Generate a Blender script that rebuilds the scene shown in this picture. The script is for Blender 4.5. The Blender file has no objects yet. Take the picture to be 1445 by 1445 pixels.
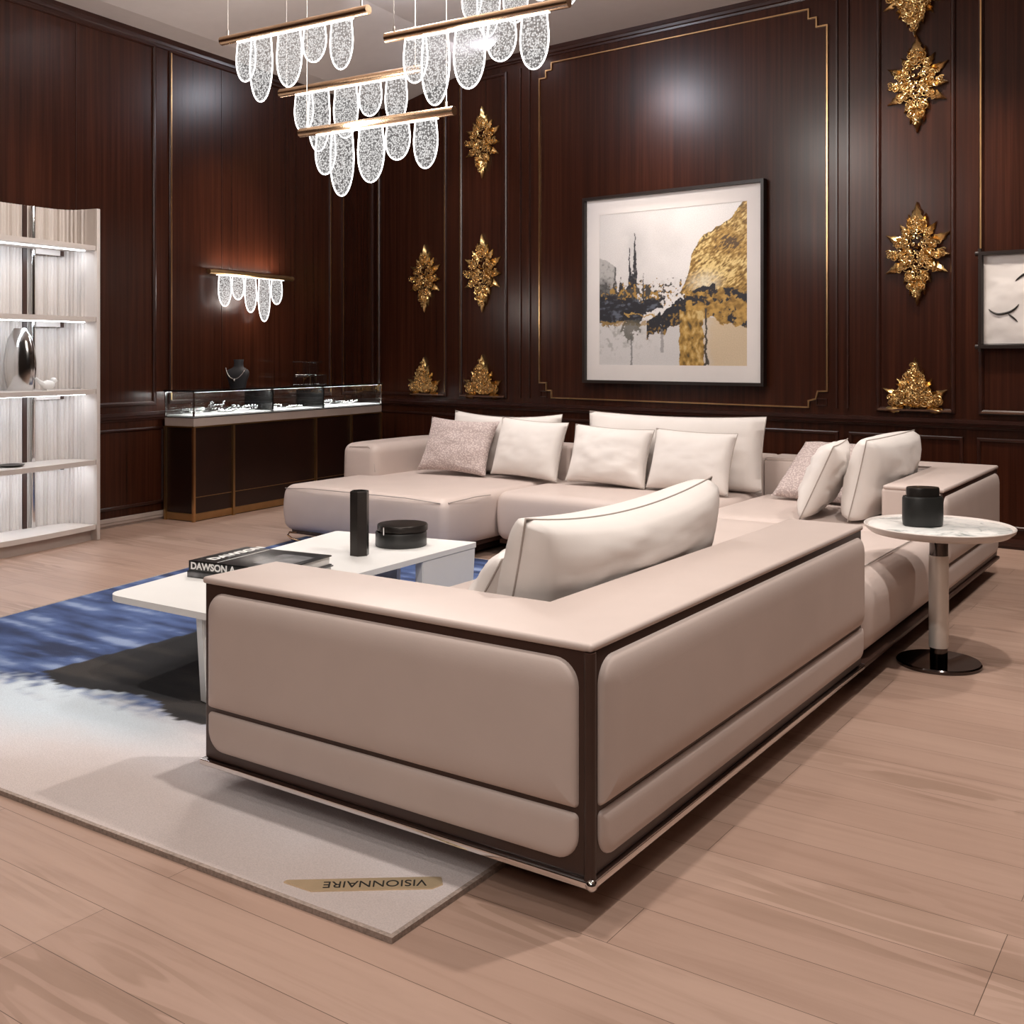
import bpy, bmesh, math, random
from mathutils import Vector, Matrix, Euler, noise
from mathutils.bvhtree import BVHTree
R = math.radians
PI = math.pi
scene = bpy.context.scene
COL = scene.collection
random.seed(7)

# ------------------------------------------------------------------ materials
def new_mat(name):
    m = bpy.data.materials.new(name); m.use_nodes = True
    nt = m.node_tree
    return m, nt, nt.nodes['Principled BSDF']

def nd(nt, kind, **kw):
    n = nt.nodes.new(kind)
    for k, v in kw.items():
        setattr(n, k, v)
    return n

def ramp(nt, stops):
    n = nt.nodes.new('ShaderNodeValToRGB')
    el = n.color_ramp.elements
    while len(el) < len(stops): el.new(.5)
    for e, (p, c) in zip(el, stops):
        e.position = p; e.color = (c[0], c[1], c[2], 1)
    return n

def mapped(nt, scale, rot=(0, 0, 0), coord='Object'):
    tc = nd(nt, 'ShaderNodeTexCoord'); mp = nd(nt, 'ShaderNodeMapping')
    mp.inputs['Scale'].default_value = scale; mp.inputs['Rotation'].default_value = rot
    nt.links.new(tc.outputs[coord], mp.inputs['Vector'])
    return mp

def noise_node(nt, vec, scale, detail=4, rough=.55, dist=0):
    n = nd(nt, 'ShaderNodeTexNoise')
    n.inputs['Scale'].default_value = scale; n.inputs['Detail'].default_value = detail
    n.inputs['Roughness'].default_value = rough; n.inputs['Distortion'].default_value = dist
    nt.links.new(vec.outputs[0], n.inputs['Vector'])
    return n

def bump(nt, src, b, strength, dist=.01):
    bp = nd(nt, 'ShaderNodeBump')
    bp.inputs['Strength'].default_value = strength; bp.inputs['Distance'].default_value = dist
    nt.links.new(src, bp.inputs['Height']); nt.links.new(bp.outputs[0], b.inputs['Normal'])

def plain(name, c, rough=.5, metal=0, spec=.5, coat=0, var=.06, nscale=9, bstr=0, bscale=200):
    m, nt, b = new_mat(name)
    mp = mapped(nt, (1, 1, 1)); n = noise_node(nt, mp, nscale, 3)
    lo = tuple(x * (1 - var) for x in c); hi = tuple(min(1, x * (1 + var)) for x in c)
    r = ramp(nt, [(.3, lo), (.7, hi)])
    nt.links.new(n.outputs['Fac'], r.inputs[0]); nt.links.new(r.outputs[0], b.inputs['Base Color'])
    b.inputs['Roughness'].default_value = rough; b.inputs['Metallic'].default_value = metal
    b.inputs['Specular IOR Level'].default_value = spec; b.inputs['Coat Weight'].default_value = coat
    if bstr:
        n2 = noise_node(nt, mp, bscale, 3); bump(nt, n2.outputs['Fac'], b, bstr, .002)
    return m

def emit(name, c, s):
    m, nt, b = new_mat(name)
    b.inputs['Base Color'].default_value = (*c, 1)
    b.inputs['Emission Color'].default_value = (*c, 1); b.inputs['Emission Strength'].default_value = s
    return m

def wood_wall():
    m, nt, b = new_mat('mahogany')
    mp = mapped(nt, (34, 34, .55)); n1 = noise_node(nt, mp, 1, 6, .62, .4)
    mp2 = mapped(nt, (2.2, 2.2, .12)); n2 = noise_node(nt, mp2, 1, 3)
    mp3 = mapped(nt, (190, 190, 1.6)); n3 = noise_node(nt, mp3, 1, 3)
    r = ramp(nt, [(.30, (.014, .0038, .0019)), (.5, (.036, .0098, .0046)), (.70, (.068, .0200, .0092))])
    mx = nd(nt, 'ShaderNodeMath', operation='MULTIPLY_ADD'); mx.inputs[1].default_value = .55
    ad = nd(nt, 'ShaderNodeMath', operation='MULTIPLY_ADD'); ad.inputs[1].default_value = .25
    m3 = nd(nt, 'ShaderNodeMath', operation='MULTIPLY'); m3.inputs[1].default_value = .20
    nt.links.new(n3.outputs['Fac'], m3.inputs[0])
    nt.links.new(n2.outputs['Fac'], ad.inputs[0]); nt.links.new(m3.outputs[0], ad.inputs[2])
    nt.links.new(n1.outputs['Fac'], mx.inputs[0]); nt.links.new(ad.outputs[0], mx.inputs[2])
    nt.links.new(mx.outputs[0], r.inputs[0]); nt.links.new(r.outputs[0], b.inputs['Base Color'])
    b.inputs['Roughness'].default_value = .27; b.inputs['Specular IOR Level'].default_value = .28
    return m

def floor_mat():
    m, nt, b = new_mat('oak_planks')
    mp = mapped(nt, (1, 1, 1)); mp.inputs['Location'].default_value = (.43, .062, 0)
    br = nd(nt, 'ShaderNodeTexBrick'); br.offset = .41; br.offset_frequency = 3
    br.inputs['Scale'].default_value = 1; br.inputs['Brick Width'].default_value = 1.7
    br.inputs['Row Height'].default_value = .172; br.inputs['Mortar Size'].default_value = .0009
    br.inputs['Mortar Smooth'].default_value = .3
    br.inputs['Color1'].default_value = (.372, .246, .190, 1); br.inputs['Color2'].default_value = (.430, .294, .231, 1)
    br.inputs['Mortar'].default_value = (.10, .062, .043, 1)
    nt.links.new(mp.outputs[0], br.inputs['Vector'])
    g = mapped(nt, (1.6, 22, 1)); n1 = noise_node(nt, g, 1, 6, .6, .9)
    r1 = ramp(nt, [(.30, (.84, .81, .79)), (.48, (.97, .965, .96)), (.75, (1.05, 1.05, 1.05))])
    nt.links.new(n1.outputs['Fac'], r1.inputs[0])
    # flowing grain rings, only here and there along the boards
    g2 = mapped(nt, (.75, 5.0, 1)); n2 = noise_node(nt, g2, 1.2, 2, .5, .5)
    ml = nd(nt, 'ShaderNodeMath', operation='MULTIPLY'); ml.inputs[1].default_value = 42
    sn = nd(nt, 'ShaderNodeMath', operation='SINE')
    nt.links.new(n2.outputs['Fac'], ml.inputs[0]); nt.links.new(ml.outputs[0], sn.inputs[0])
    r2 = ramp(nt, [(.0, (.80, .78, .75)), (.35, (1, 1, 1))])
    nt.links.new(sn.outputs[0], r2.inputs[0])
    g3 = mapped(nt, (.8, 2.6, 1)); n3 = noise_node(nt, g3, 1.1, 2)
    r3 = ramp(nt, [(.50, (0, 0, 0)), (.64, (1, 1, 1))]); nt.links.new(n3.outputs['Fac'], r3.inputs[0])
    m1 = nd(nt, 'ShaderNodeMixRGB', blend_type='MULTIPLY'); m1.inputs[0].default_value = .9
    nt.links.new(br.outputs['Color'], m1.inputs[1]); nt.links.new(r1.outputs[0], m1.inputs[2])
    m2 = nd(nt, 'ShaderNodeMixRGB', blend_type='MULTIPLY')
    nt.links.new(r3.outputs[0], m2.inputs[0]); nt.links.new(m1.outputs[0], m2.inputs[1]); nt.links.new(r2.outputs[0], m2.inputs[2])
    nt.links.new(m2.outputs[0], b.inputs['Base Color'])
    b.inputs['Roughness'].default_value = .42; b.inputs['Specular IOR Level'].default_value = .4
    bump(nt, br.outputs['Fac'], b, .25, -.002)
    return m

def vcol_mat(name, rough=.8, fine=0, bstr=0, metal_gold=False, fscale=300):
    m, nt, b = new_mat(name)
    a = nd(nt, 'ShaderNodeVertexColor'); a.layer_name = 'paint'
    if fine:
        mp = mapped(nt, (1, 1, 1)); n = noise_node(nt, mp, fscale, 2)
        r = ramp(nt, [(.3, (1 - fine,) * 3), (.7, (1 + fine,) * 3)])
        nt.links.new(n.outputs['Fac'], r.inputs[0])
        mx = nd(nt, 'ShaderNodeMixRGB', blend_type='MULTIPLY'); mx.inputs[0].default_value = 1
        nt.links.new(a.outputs['Color'], mx.inputs[1]); nt.links.new(r.outputs[0], mx.inputs[2])
        nt.links.new(mx.outputs[0], b.inputs['Base Color'])
        if bstr: bump(nt, n.outputs['Fac'], b, bstr, .004)
    else:
        nt.links.new(a.outputs['Color'], b.inputs['Base Color'])
    b.inputs['Roughness'].default_value = rough
    return m

def petal_mat():
    m, nt, b = new_mat('bubbled_acrylic')
    mp = mapped(nt, (1, 1, 1)); v = nd(nt, 'ShaderNodeTexVoronoi'); v.inputs['Scale'].default_value = 105
    nt.links.new(mp.outputs[0], v.inputs['Vector'])
    r = ramp(nt, [(.26, (1, 1, 1)), (.74, (.30, .30, .30))])
    nt.links.new(v.outputs['Distance'], r.inputs[0])
    em = nd(nt, 'ShaderNodeEmission'); em.inputs['Color'].default_value = (1, .97, .95, 1)
    ms = nd(nt, 'ShaderNodeMath', operation='MULTIPLY'); ms.inputs[1].default_value = 1.25
    nt.links.new(r.outputs[0], ms.inputs[0]); nt.links.new(ms.outputs[0], em.inputs['Strength'])
    tr = nd(nt, 'ShaderNodeBsdfTransparent'); tr.inputs['Color'].default_value = (.92, .92, .93, 1)
    mix = nd(nt, 'ShaderNodeMixShader'); fm = nd(nt, 'ShaderNodeMath', operation='MULTIPLY_ADD')
    fm.inputs[1].default_value = .62; fm.inputs[2].default_value = .22
    nt.links.new(r.outputs[0], fm.inputs[0]); nt.links.new(fm.outputs[0], mix.inputs[0])
    nt.links.new(tr.outputs[0], mix.inputs[1]); nt.links.new(em.outputs[0], mix.inputs[2])
    nt.links.new(mix.outputs[0], nt.nodes['Material Output'].inputs['Surface'])
    return m

def thin_glass(name, tint=(.93, .95, .95), refl=.10):
    m, nt, b = new_mat(name)
    tr = nd(nt, 'ShaderNodeBsdfTransparent'); tr.inputs['Color'].default_value = (*tint, 1)
    gl = nd(nt, 'ShaderNodeBsdfGlossy'); gl.inputs['Roughness'].default_value = .03
    lw = nd(nt, 'ShaderNodeLayerWeight'); lw.inputs['Blend'].default_value = .25
    ad = nd(nt, 'ShaderNodeMath', operation='MULTIPLY_ADD'); ad.inputs[1].default_value = .45; ad.inputs[2].default_value = refl * .4
    nt.links.new(lw.outputs['Facing'], ad.inputs[0])
    mix = nd(nt, 'ShaderNodeMixShader')
    nt.links.new(ad.outputs[0], mix.inputs[0]); nt.links.new(tr.outputs[0], mix.inputs[1]); nt.links.new(gl.outputs[0], mix.inputs[2])
    nt.links.new(mix.outputs[0], nt.nodes['Material Output'].inputs['Surface'])
    return m

def boucle_mat():
    m, nt, b = new_mat('patterned_weave')
    mp = mapped(nt, (1, 1, 1)); v = nd(nt, 'ShaderNodeTexVoronoi'); v.inputs['Scale'].default_value = 85
    nt.links.new(mp.outputs[0], v.inputs['Vector'])
    r = ramp(nt, [(.15, (.70, .60, .57)), (.6, (.46, .37, .35))])
    nt.links.new(v.outputs['Distance'], r.inputs[0]); nt.links.new(r.outputs[0], b.inputs['Base Color'])
    b.inputs['Roughness'].default_value = .85
    bump(nt, v.outputs['Distance'], b, .5, -.004)
    return m

def marble_mat():
    m, nt, b = new_mat('white_marble')
    mp = mapped(nt, (1, 1, 1)); n = noise_node(nt, mp, 7, 6, .6, 1.6)
    r = ramp(nt, [(.36, (.33, .35, .34)), (.46, (.68, .69, .67)), (.56, (.82, .81, .78))])
    nt.links.new(n.outputs['Fac'], r.inputs[0]); nt.links.new(r.outputs[0], b.inputs['Base Color'])
    b.inputs['Roughness'].default_value = .16
    return m

def gold_mat(name, c, rough):
    m = plain(name, c, rough, 1, var=.25, nscale=40); return m

M = dict(
    wood=wood_wall(), floor=floor_mat(),
    ledge=plain('lit_walnut_ledge', (.11, .055, .035), .3, var=.1), wood_dark=plain('dark_walnut_trim', (.030, .0085, .0048), .3, spec=.5, var=.25),  # ledge lighter than the trim, caught light put into its colour
    ceiling=plain('ceiling_paint', (.62, .56, .53), .8, var=.02),
    plaster=plain('taupe_plaster', (.20, .165, .14), .8, var=.02),
    leather=plain('beige_leather', (.575, .480, .438), .46, spec=.35, var=.03, nscale=4, bstr=.10, bscale=260),
    fabric=plain('ivory_fabric', (.75, .70, .665), .75, spec=.25, var=.03, nscale=5, bstr=.12, bscale=420),
    boucle=boucle_mat(),
    strap=plain('dark_brown_leather', (.045, .021, .015), .38, spec=.45, var=.15),
    seam=plain('seam_cord', (.40, .345, .31), .7),
    chrome=plain('chrome', (.72, .70, .69), .1, 1, var=.02),
    blackchrome=plain('smoked_chrome', (.09, .075, .07), .08, 1, var=.05),
    steel=plain('satin_steel', (.70, .66, .61), .38, .55, var=.03),
    gold=gold_mat('gold_leaf', (.78, .54, .235), .27), brass=plain('brushed_brass', (.50, .33, .16), .34, 1, var=.06),
    bronze=plain('rose_bronze', (.60, .40, .25), .26, 1, var=.05),
    brassline=plain('brass_inlay', (.62, .38, .18), .28, 1, var=.1),
    white=plain('white_lacquer', (.80, .79, .77), .35, var=.01),
    greige=plain('greige_lacquer', (.42, .35, .31), .45, var=.03),
    shelfpaint=plain('pearl_lacquer', (.62, .56, .52), .42, var=.02),
    black=plain('black_ceramic', (.016, .016, .015), .38, var=.1),
    vase=plain('bronze_black', (.035, .030, .027), .3, .6, var=.2),
    blackgloss=plain('black_glass', (.008, .008, .008), .07, var=.05),
    showwood=plain('showcase_walnut', (.017, .0055, .0032), .33, var=.3, nscale=3),
    tray=plain('white_velvet', (.86, .85, .84), .8, var=.01),
    silver=plain('silver', (.58, .57, .56), .12, 1, var=.05),
    grey=plain('charcoal_suede', (.030, .030, .034), .7, var=.08),
    led=emit('led_strip', (.93, .96, 1.0), 14), rim=emit('petal_rim', (1, .97, .94), 4.2),
    petal=petal_mat(), glass=thin_glass('clear_glass'), glass2=thin_glass('clear_crystal', (.72, .75, .76), 1.1),
    marble=marble_mat(), rug=vcol_mat('rug_pile', .95, .10, .5, fscale=260), art=vcol_mat('canvas_paint', .5, .07, .12, fscale=120),
    frame_dark=plain('espresso_frame', (.016, .009, .0065), .35, var=.1), mat_board=plain('mat_board', (.74, .70, .68), .8, var=.01),
    rugedge=plain('rug_binding', (.33, .26, .22), .9, var=.25, nscale=120, bstr=.6, bscale=300),
    tag=plain('gold_tag', (.80, .64, .42), .42, .75, var=.04), ink=plain('black_ink', (.012, .010, .008), .6),
    page=plain('book_pages', (.72, .70, .67), .7, var=.04), cover=plain('black_cover', (.018, .017, .017), .3, var=.1),
    photo=plain('cover_photo', (.10, .10, .105), .35, var=.9, nscale=14), letter=plain('white_letter', (.78, .77, .75), .5),
    relief=plain('plaster_relief', (.70, .67, .65), .7, var=.02), glow=emit('tray_light', (1, .98, .95), 2.2),
)

# ------------------------------------------------------------------ object helpers
def link(name, me, m, parent=None):
    o = bpy.data.objects.new(name, me); COL.objects.link(o)
    if m is not None:
        me.materials.append(M[m])
    if parent is not None: o.parent = parent
    return o

def obj(name, bm, m, parent=None, smooth=35):
    bmesh.ops.recalc_face_normals(bm, faces=bm.faces[:])
    me = bpy.data.meshes.new(name); bm.to_mesh(me); bm.free()
    if smooth:
        me.polygons.foreach_set('use_smooth', [True] * len(me.polygons))
        me.set_sharp_from_angle(angle=R(smooth))
    return link(name, me, m, parent)

def tag(o, label, cat, group=None):
    o['label'] = label; o['category'] = cat
    if group: o['group'] = group
    return o

def thing(name, label, cat, loc=(0, 0, 0), rz=0, group=None):
    o = bpy.data.objects.new(name, None); COL.objects.link(o); o.empty_display_size = .1
    o.location = loc; o.rotation_euler = (0, 0, rz)
    return tag(o, label, cat, group)

def struct(o):
    o['kind'] = 'structure'; return o

def dup(o, parent=None):
    c = o.copy(); COL.objects.link(c)
    if parent is not None: c.parent = parent
    for ch in list(o.children):
        dup(ch, c)
    return c

def BM(): return bmesh.new()

def add_box(bm, c, s, rot=None, bev=0, seg=2):
    """box centred on c, size s"""
    t = bmesh.new(); bmesh.ops.create_cube(t, size=1)
    bmesh.ops.scale(t, vec=s, verts=t.verts)
    if bev: bmesh.ops.bevel(t, geom=t.edges[:], offset=bev, segments=seg, profile=.5, affect='EDGES')
    if rot is not None: bmesh.ops.rotate(t, cent=(0, 0, 0), matrix=rot, verts=t.verts)
    bmesh.ops.translate(t, vec=c, verts=t.verts)
    merge(bm, t)

def merge(bm, t):
    me = bpy.data.meshes.new('tmp'); t.to_mesh(me); t.free(); bm.from_mesh(me); bpy.data.meshes.remove(me)

def box2(x0, x1, y0, y1, z0, z1, bev=0, seg=2):
    bm = BM(); add_box(bm, ((x0 + x1) / 2, (y0 + y1) / 2, (z0 + z1) / 2), (x1 - x0, y1 - y0, z1 - z0), None, bev, seg); return bm

def add_tube(bm, pts, r, n=8, closed=False, taper=None):
    pts = [Vector(p) for p in pts]; N = len(pts); rings = []
    up = None
    for i, p in enumerate(pts):
        a = pts[(i - 1) % N] if (closed or i > 0) else p
        b = pts[(i + 1) % N] if (closed or i < N - 1) else p
        d = (b - a).normalized()
        if up is None:
            up = Vector((0, 0, 1)) if abs(d.z) < .9 else Vector((1, 0, 0))
        s = d.cross(up)
        if s.length < 1e-5: s = d.orthogonal()
        s.normalize(); u = s.cross(d).normalized(); up = u
        rr = r * (taper(i / (N - 1)) if taper else 1)
        rings.append([bm.verts.new(p + (s * math.cos(2 * PI * k / n) + u * math.sin(2 * PI * k / n)) * rr) for k in range(n)])
    for i in range(N if closed else N - 1):
        A, B = rings[i], rings[(i + 1) % N]
        for k in range(n):
            bm.faces.new((A[k], A[(k + 1) % n], B[(k + 1) % n], B[k]))
    if not closed:
        bm.faces.new(rings[0][::-1]); bm.faces.new(rings[-1])

def add_lathe(bm, prof, n=40, c=(0, 0, 0), sx=1, sy=1):
    rings = []
    for r, z in prof:
        if r < 1e-6: rings.append([bm.verts.new((c[0], c[1], c[2] + z))])
        else: rings.append([bm.verts.new((c[0] + sx * r * math.cos(2 * PI * k / n), c[1] + sy * r * math.sin(2 * PI * k / n), c[2] + z)) for k in range(n)])
    for A, B in zip(rings, rings[1:]):
        for k in range(n):
            if len(A) == 1 and len(B) == 1: continue
            if len(A) == 1: bm.faces.new((A[0], B[k], B[(k + 1) % n]))
            elif len(B) == 1: bm.faces.new((A[k], A[(k + 1) % n], B[0]))
            else: bm.faces.new((A[k], A[(k + 1) % n], B[(k + 1) % n], B[k]))

def lathe(prof, n=40, c=(0, 0, 0), sx=1, sy=1):
    bm = BM(); add_lathe(bm, prof, n, c, sx, sy); return bm

def add_prism(bm, poly, z0, z1):
    a = [bm.verts.new((x, y, z0)) for x, y in poly]; b = [bm.verts.new((x, y, z1)) for x, y in poly]
    bm.faces.new(a[::-1]); bm.faces.new(b); n = len(poly)
    for i in range(n): bm.faces.new((a[i], a[(i + 1) % n], b[(i + 1) % n], b[i]))

def prism(poly, z0, z1, bev=0):
    bm = BM(); add_prism(bm, poly, z0, z1)
    if bev: bmesh.ops.bevel(bm, geom=bm.edges[:], offset=bev, segments=2, profile=.5, affect='EDGES')
    return bm

def add_sphere(bm, c, r, seg=8, sc=(1, 1, 1)):
    mt = Matrix.Translation(c) @ Matrix.Diagonal((r * sc[0], r * sc[1], r * sc[2], 1))
    bmesh.ops.create_uvsphere(bm, u_segments=seg, v_segments=max(4, seg // 2 + 1), radius=1, matrix=mt)

def softbox(x0, x1, y0, y1, z0, z1, r, top=0, side=0, n=9):
    """upholstered block: rounded edges, slightly swollen top and sides"""
    c = Vector(((x0 + x1) / 2, (y0 + y1) / 2, (z0 + z1) / 2)); h = ((x1 - x0) / 2, (y1 - y0) / 2, (z1 - z0) / 2)
    ax = []
    for a in h:
        e = [-a, -a + r * .2, -a + r * .45, -a + r * .72]
        k = max(3, n); inner = [-(a - r) + 2 * (a - r) * i / (k - 1) for i in range(k)]
        ax.append(e + inner + [-q for q in e[::-1]])
    bm = BM(); vm = {}
    def V(i, j, k):
        key = (i, j, k)
        if key not in vm:
            p = Vector((ax[0][i], ax[1][j], ax[2][k]))
            q = Vector([max(-(a - r), min(a - r, t)) for a, t in zip(h, p)])
            d = p - q
            if d.length > 1e-9: p = q + d.normalized() * r
            u, v, w = p.x / h[0], p.y / h[1], p.z / h[2]
            if p.z > 0: p.z += top * max(0, (1 - u ** 4)) * max(0, (1 - v ** 4)) * w
            p.x += side * u * (1 - w * w) ; p.y += side * v * (1 - w * w)
            vm[key] = bm.verts.new(p + c)
        return vm[key]
    nx, ny, nz = (len(a) - 1 for a in ax)
    for j in range(ny):
        for k in range(nz):
            bm.faces.new((V(0, j, k), V(0, j, k + 1), V(0, j + 1, k + 1), V(0, j + 1, k)))
            bm.faces.new((V(nx, j, k), V(nx, j + 1, k), V(nx, j + 1, k + 1), V(nx, j, k + 1)))
    for i in range(nx):
        for k in range(nz):
            bm.faces.new((V(i, 0, k), V(i + 1, 0, k), V(i + 1, 0, k + 1), V(i, 0, k + 1)))
            bm.faces.new((V(i, ny, k), V(i, ny, k + 1), V(i + 1, ny, k + 1), V(i + 1, ny, k)))
    for i in range(nx):
        for j in range(ny):
            bm.faces.new((V(i, j, 0), V(i, j + 1, 0), V(i + 1, j + 1, 0), V(i + 1, j, 0)))
            bm.faces.new((V(i, j, nz), V(i + 1, j, nz), V(i + 1, j + 1, nz), V(i, j + 1, nz)))
    return bm

def rrect(w, h, r, k=8):
    """rounded rectangle outline, centred"""
    out = []
    for cx, cy, a0 in ((w / 2 - r, h / 2 - r, 0), (-w / 2 + r, h / 2 - r, 90), (-w / 2 + r, -h / 2 + r, 180), (w / 2 - r, -h / 2 + r, 270)):
        for i in range(k + 1):
            a = R(a0 + 90 * i / k); out.append((cx + r * math.cos(a), cy + r * math.sin(a)))
    return out

def bulged_panel(w, h, radii, depth, soft):
    """padded panel in the XZ plane, bulging towards -Y; radii of the corners (tr, tl, bl, br)"""
    bm = BM(); rings = []
    for q in (0, .08, .2, .36, .55, .78, 1.0):
        d = soft * q; y = -depth * (1 - (1 - q) ** 2) ** .5
        ring = []
        W, Hh = w / 2 - d, h / 2 - d
        for (sx, sz, a0), r0 in zip(((1, 1, 0), (-1, 1, 90), (-1, -1, 180), (1, -1, 270)), radii):
            r = max(r0 - d, .004)
            for i in range(9):
                a = R(a0 + 90 * i / 8)
                ring.append(bm.verts.new((sx * (W - r) + r * math.cos(a), y, sz * (Hh - r) + r * math.sin(a))))
        rings.append(ring)
    base = [bm.verts.new((v.co.x, .012, v.co.z)) for v in rings[0]]
    rings.insert(0, base); N = len(base)
    for A, B in zip(rings, rings[1:]):
        for k in range(N): bm.faces.new((A[k], A[(k + 1) % N], B[(k + 1) % N], B[k]))
    bm.faces.new(rings[-1]); bm.faces.new(base[::-1])
    return bm

def strip_frame(pts, w, d, closed=True, prof=None):
    """moulding swept along a 2D path (s, z); returns list of profile rings of (s, z, protrusion)"""
    prof = prof or [(-.5, 0), (-.5, .7), (-.2, 1), (.2, 1), (.5, .55), (.5, 0)]
    N = len(pts); rings = []
    for i, p in enumerate(pts):
        a = Vector(pts[(i - 1) % N]) if (closed or i) else None
        b = Vector(pts[(i + 1) % N]) if (closed or i < N - 1) else None
        p = Vector(p)
        d1 = (p - a).normalized() if a is not None else (b - p).normalized()
        d2 = (b - p).normalized() if b is not None else d1
        n1, n2 = Vector((-d1.y, d1.x)), Vector((-d2.y, d2.x))
        m = (n1 + n2); m = m / max(m.dot(n1), .2)
        rings.append([(p.x + m.x * o * w, p.y + m.y * o * w, pr * d) for o, pr in prof])
    return rings

def sweep(bm, rings, fn, closed=True):
    R_ = [[bm.verts.new(fn(*q)) for q in ring] for ring in rings]
    N = len(R_); n = len(R_[0])
    for i in range(N if closed else N - 1):
        A, B = R_[i], R_[(i + 1) % N]
        for k in range(n - 1): bm.faces.new((A[k], A[k + 1], B[k + 1], B[k]))
        bm.faces.new((A[n - 1], A[0], B[0], B[n - 1]))
    if not closed:
        bm.faces.new(R_[0][::-1]); bm.faces.new(R_[-1])

def text_mesh(name, s, size, m, parent, mat4, extr=.0008, spacing=1.0, off=0):
    cu = bpy.data.curves.new('t', 'FONT'); cu.body = s; cu.size = size; cu.extrude = extr; cu.align_x = 'CENTER'; cu.align_y = 'CENTER'; cu.offset = off
    cu.space_character = spacing
    t = bpy.data.objects.new('t', cu); COL.objects.link(t)
    bpy.context.view_layer.update()
    me = bpy.data.meshes.new_from_object(t.evaluated_get(bpy.context.evaluated_depsgraph_get()))
    bpy.data.objects.remove(t); bpy.data.curves.remove(cu)
    me.materials.clear(); me.transform(mat4); me.name = name
    return link(name, me, m, parent)

def cushion(w, h, t, pin=.06, e=.42, seed=0, wr=.006, n=26, drop=0):
    """pillow in the XZ plane: bottom edge on z=0, thickness along Y; returns bm and rim points"""
    bm = BM(); F = {}; rim = []
    def P(i, j, s):
        u, v = -1 + 2 * i / n, -1 + 2 * j / n
        x = w / 2 * u * (1 - pin * (1 - v * v)); z = h / 2 * v * (1 - pin * (1 - u * u)) + h / 2
        k = max(0, (1 - u * u) * (1 - v * v))
        th = t / 2 * k ** e
        ns = noise.noise(Vector((u * 2.3 + seed * 7.1, v * 2.3, seed + s))) * wr * 2.2 + noise.noise(Vector((u * 6 + seed, v * 6, seed * 3 + s))) * wr
        edge = min(1, k * 3)
        z -= drop * max(0, v) * (1 - u * u)
        return Vector((x, s * (th + ns * edge), z))
    for i in range(n + 1):
        for j in range(n + 1):
            b = i in (0, n) or j in (0, n)
            a = bm.verts.new(P(i, j, -1)); F[i, j, -1] = a
            F[i, j, 1] = a if b else bm.verts.new(P(i, j, 1))
    for i in range(n):
        for j in range(n):
            bm.faces.new((F[i, j, -1], F[i + 1, j, -1], F[i + 1, j + 1, -1], F[i, j + 1, -1]))
            bm.faces.new((F[i, j, 1], F[i, j + 1, 1], F[i + 1, j + 1, 1], F[i + 1, j, 1]))
    idx = [(i, 0) for i in range(n)] + [(n, j) for j in range(n)] + [(i, n) for i in range(n, 0, -1)] + [(0, j) for j in range(n, 0, -1)]
    rim = [F[i, j, -1].co.copy() for i, j in idx]
    return bm, rim

def make_cushion(label, w, h, t, loc, rot, m='fabric', group='cushions on the sectional sofa', name='cushion', pipe='seam', push=None, start=-.45, **kw):
    """a pillow; push slides it that way until it touches what is already there"""
    bm, rim = cushion(w, h, t, **kw)
    mt = Euler(rot).to_matrix().to_4x4()
    pts = [mt @ v.co for v in bm.verts]; fs = [[v.index for v in f.verts] for f in (bm.verts.index_update(), bm.faces)[1]]
    low = min(p.z for p in pts); base = Vector((loc[0], loc[1], loc[2] - low + .005))
    if push:
        d = Vector((*push, 0)).normalized(); at = start
        while at < .4:
            t_ = BVHTree.FromPolygons([p + base + d * at for p in pts], fs)
            if any(t_.overlap(o) for o in OBST): break
            at += .006
        base += d * (at - .012)
    OBST.append(BVHTree.FromPolygons([p + base for p in pts], fs))
    root = thing(name, label, 'cushion', base, 0, group); root.rotation_euler = rot
    obj('cover', bm, m, root, 80)
    if pipe:
        b = BM(); add_tube(b, rim, .0030, 6, True); obj('piping', b, pipe, root, 80)
    return root

# ------------------------------------------------------------------ room
K = Vector((-7.10, 7.995, 0))                       # the far corner of the room
mA = Vector((.09932, -.99506, 0)); nA = Vector((.99506, .09932, 0))     # along / out of the long wall behind shelf and showcase
mB = Vector((.99669, -.08133, 0)); nB = Vector((-.08133, -.99669, 0))   # along / out of the wall with the paintings
Z = Vector((0, 0, 1))
def PA(t, z, p=0): return K + mA * t + Z * z + nA * p
def PB(s, z, p=0): return K + mB * s + Z * z + nB * p
LA, LB = 15.0, 12.0
HC, HS = 3.89, 3.655                                # ceiling, lowered strip beside the long wall

def wall_block(name, P, L, H):
    bm = BM(); v = [P(a, z, p) for a in (-.15, L) for z in (0, H) for p in (0, -.15)]
    v = [bm.verts.new(q) for q in v]
    for f in ((0, 1, 3, 2), (4, 6, 7, 5), (0, 2, 6, 4), (1, 5, 7, 3), (0, 4, 5, 1), (2, 3, 7, 6)): bm.faces.new([v[i] for i in f])
    return struct(obj(name, bm, 'wood', None, 0))
wall_block('wall_left', PA, LA, 4.0); wall_block('wall_back', PB, LB, 4.0)
P3 = K + mA * LA; P4 = K + mB * LB; P5 = P3 + mB * LB
def closing(name, a, b, m):
    d = (b - a).normalized(); n = Vector((d.y, -d.x, 0)) * .15; bm = BM()
    lo = [a, b, b + n, a + n]; v = [bm.verts.new(p) for p in lo] + [bm.verts.new(p + Z * 4) for p in lo]
    for f in ((0, 1, 2, 3), (4, 7, 6, 5), (0, 4, 5, 1), (1, 5, 6, 2), (2, 6, 7, 3), (3, 7, 4, 0)): bm.faces.new([v[i] for i in f])
    struct(obj(name, bm, m, None, 0))
closing('wall_right', P4, P5, 'plaster'); closing('wall_front', P5, P3, 'plaster')
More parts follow.
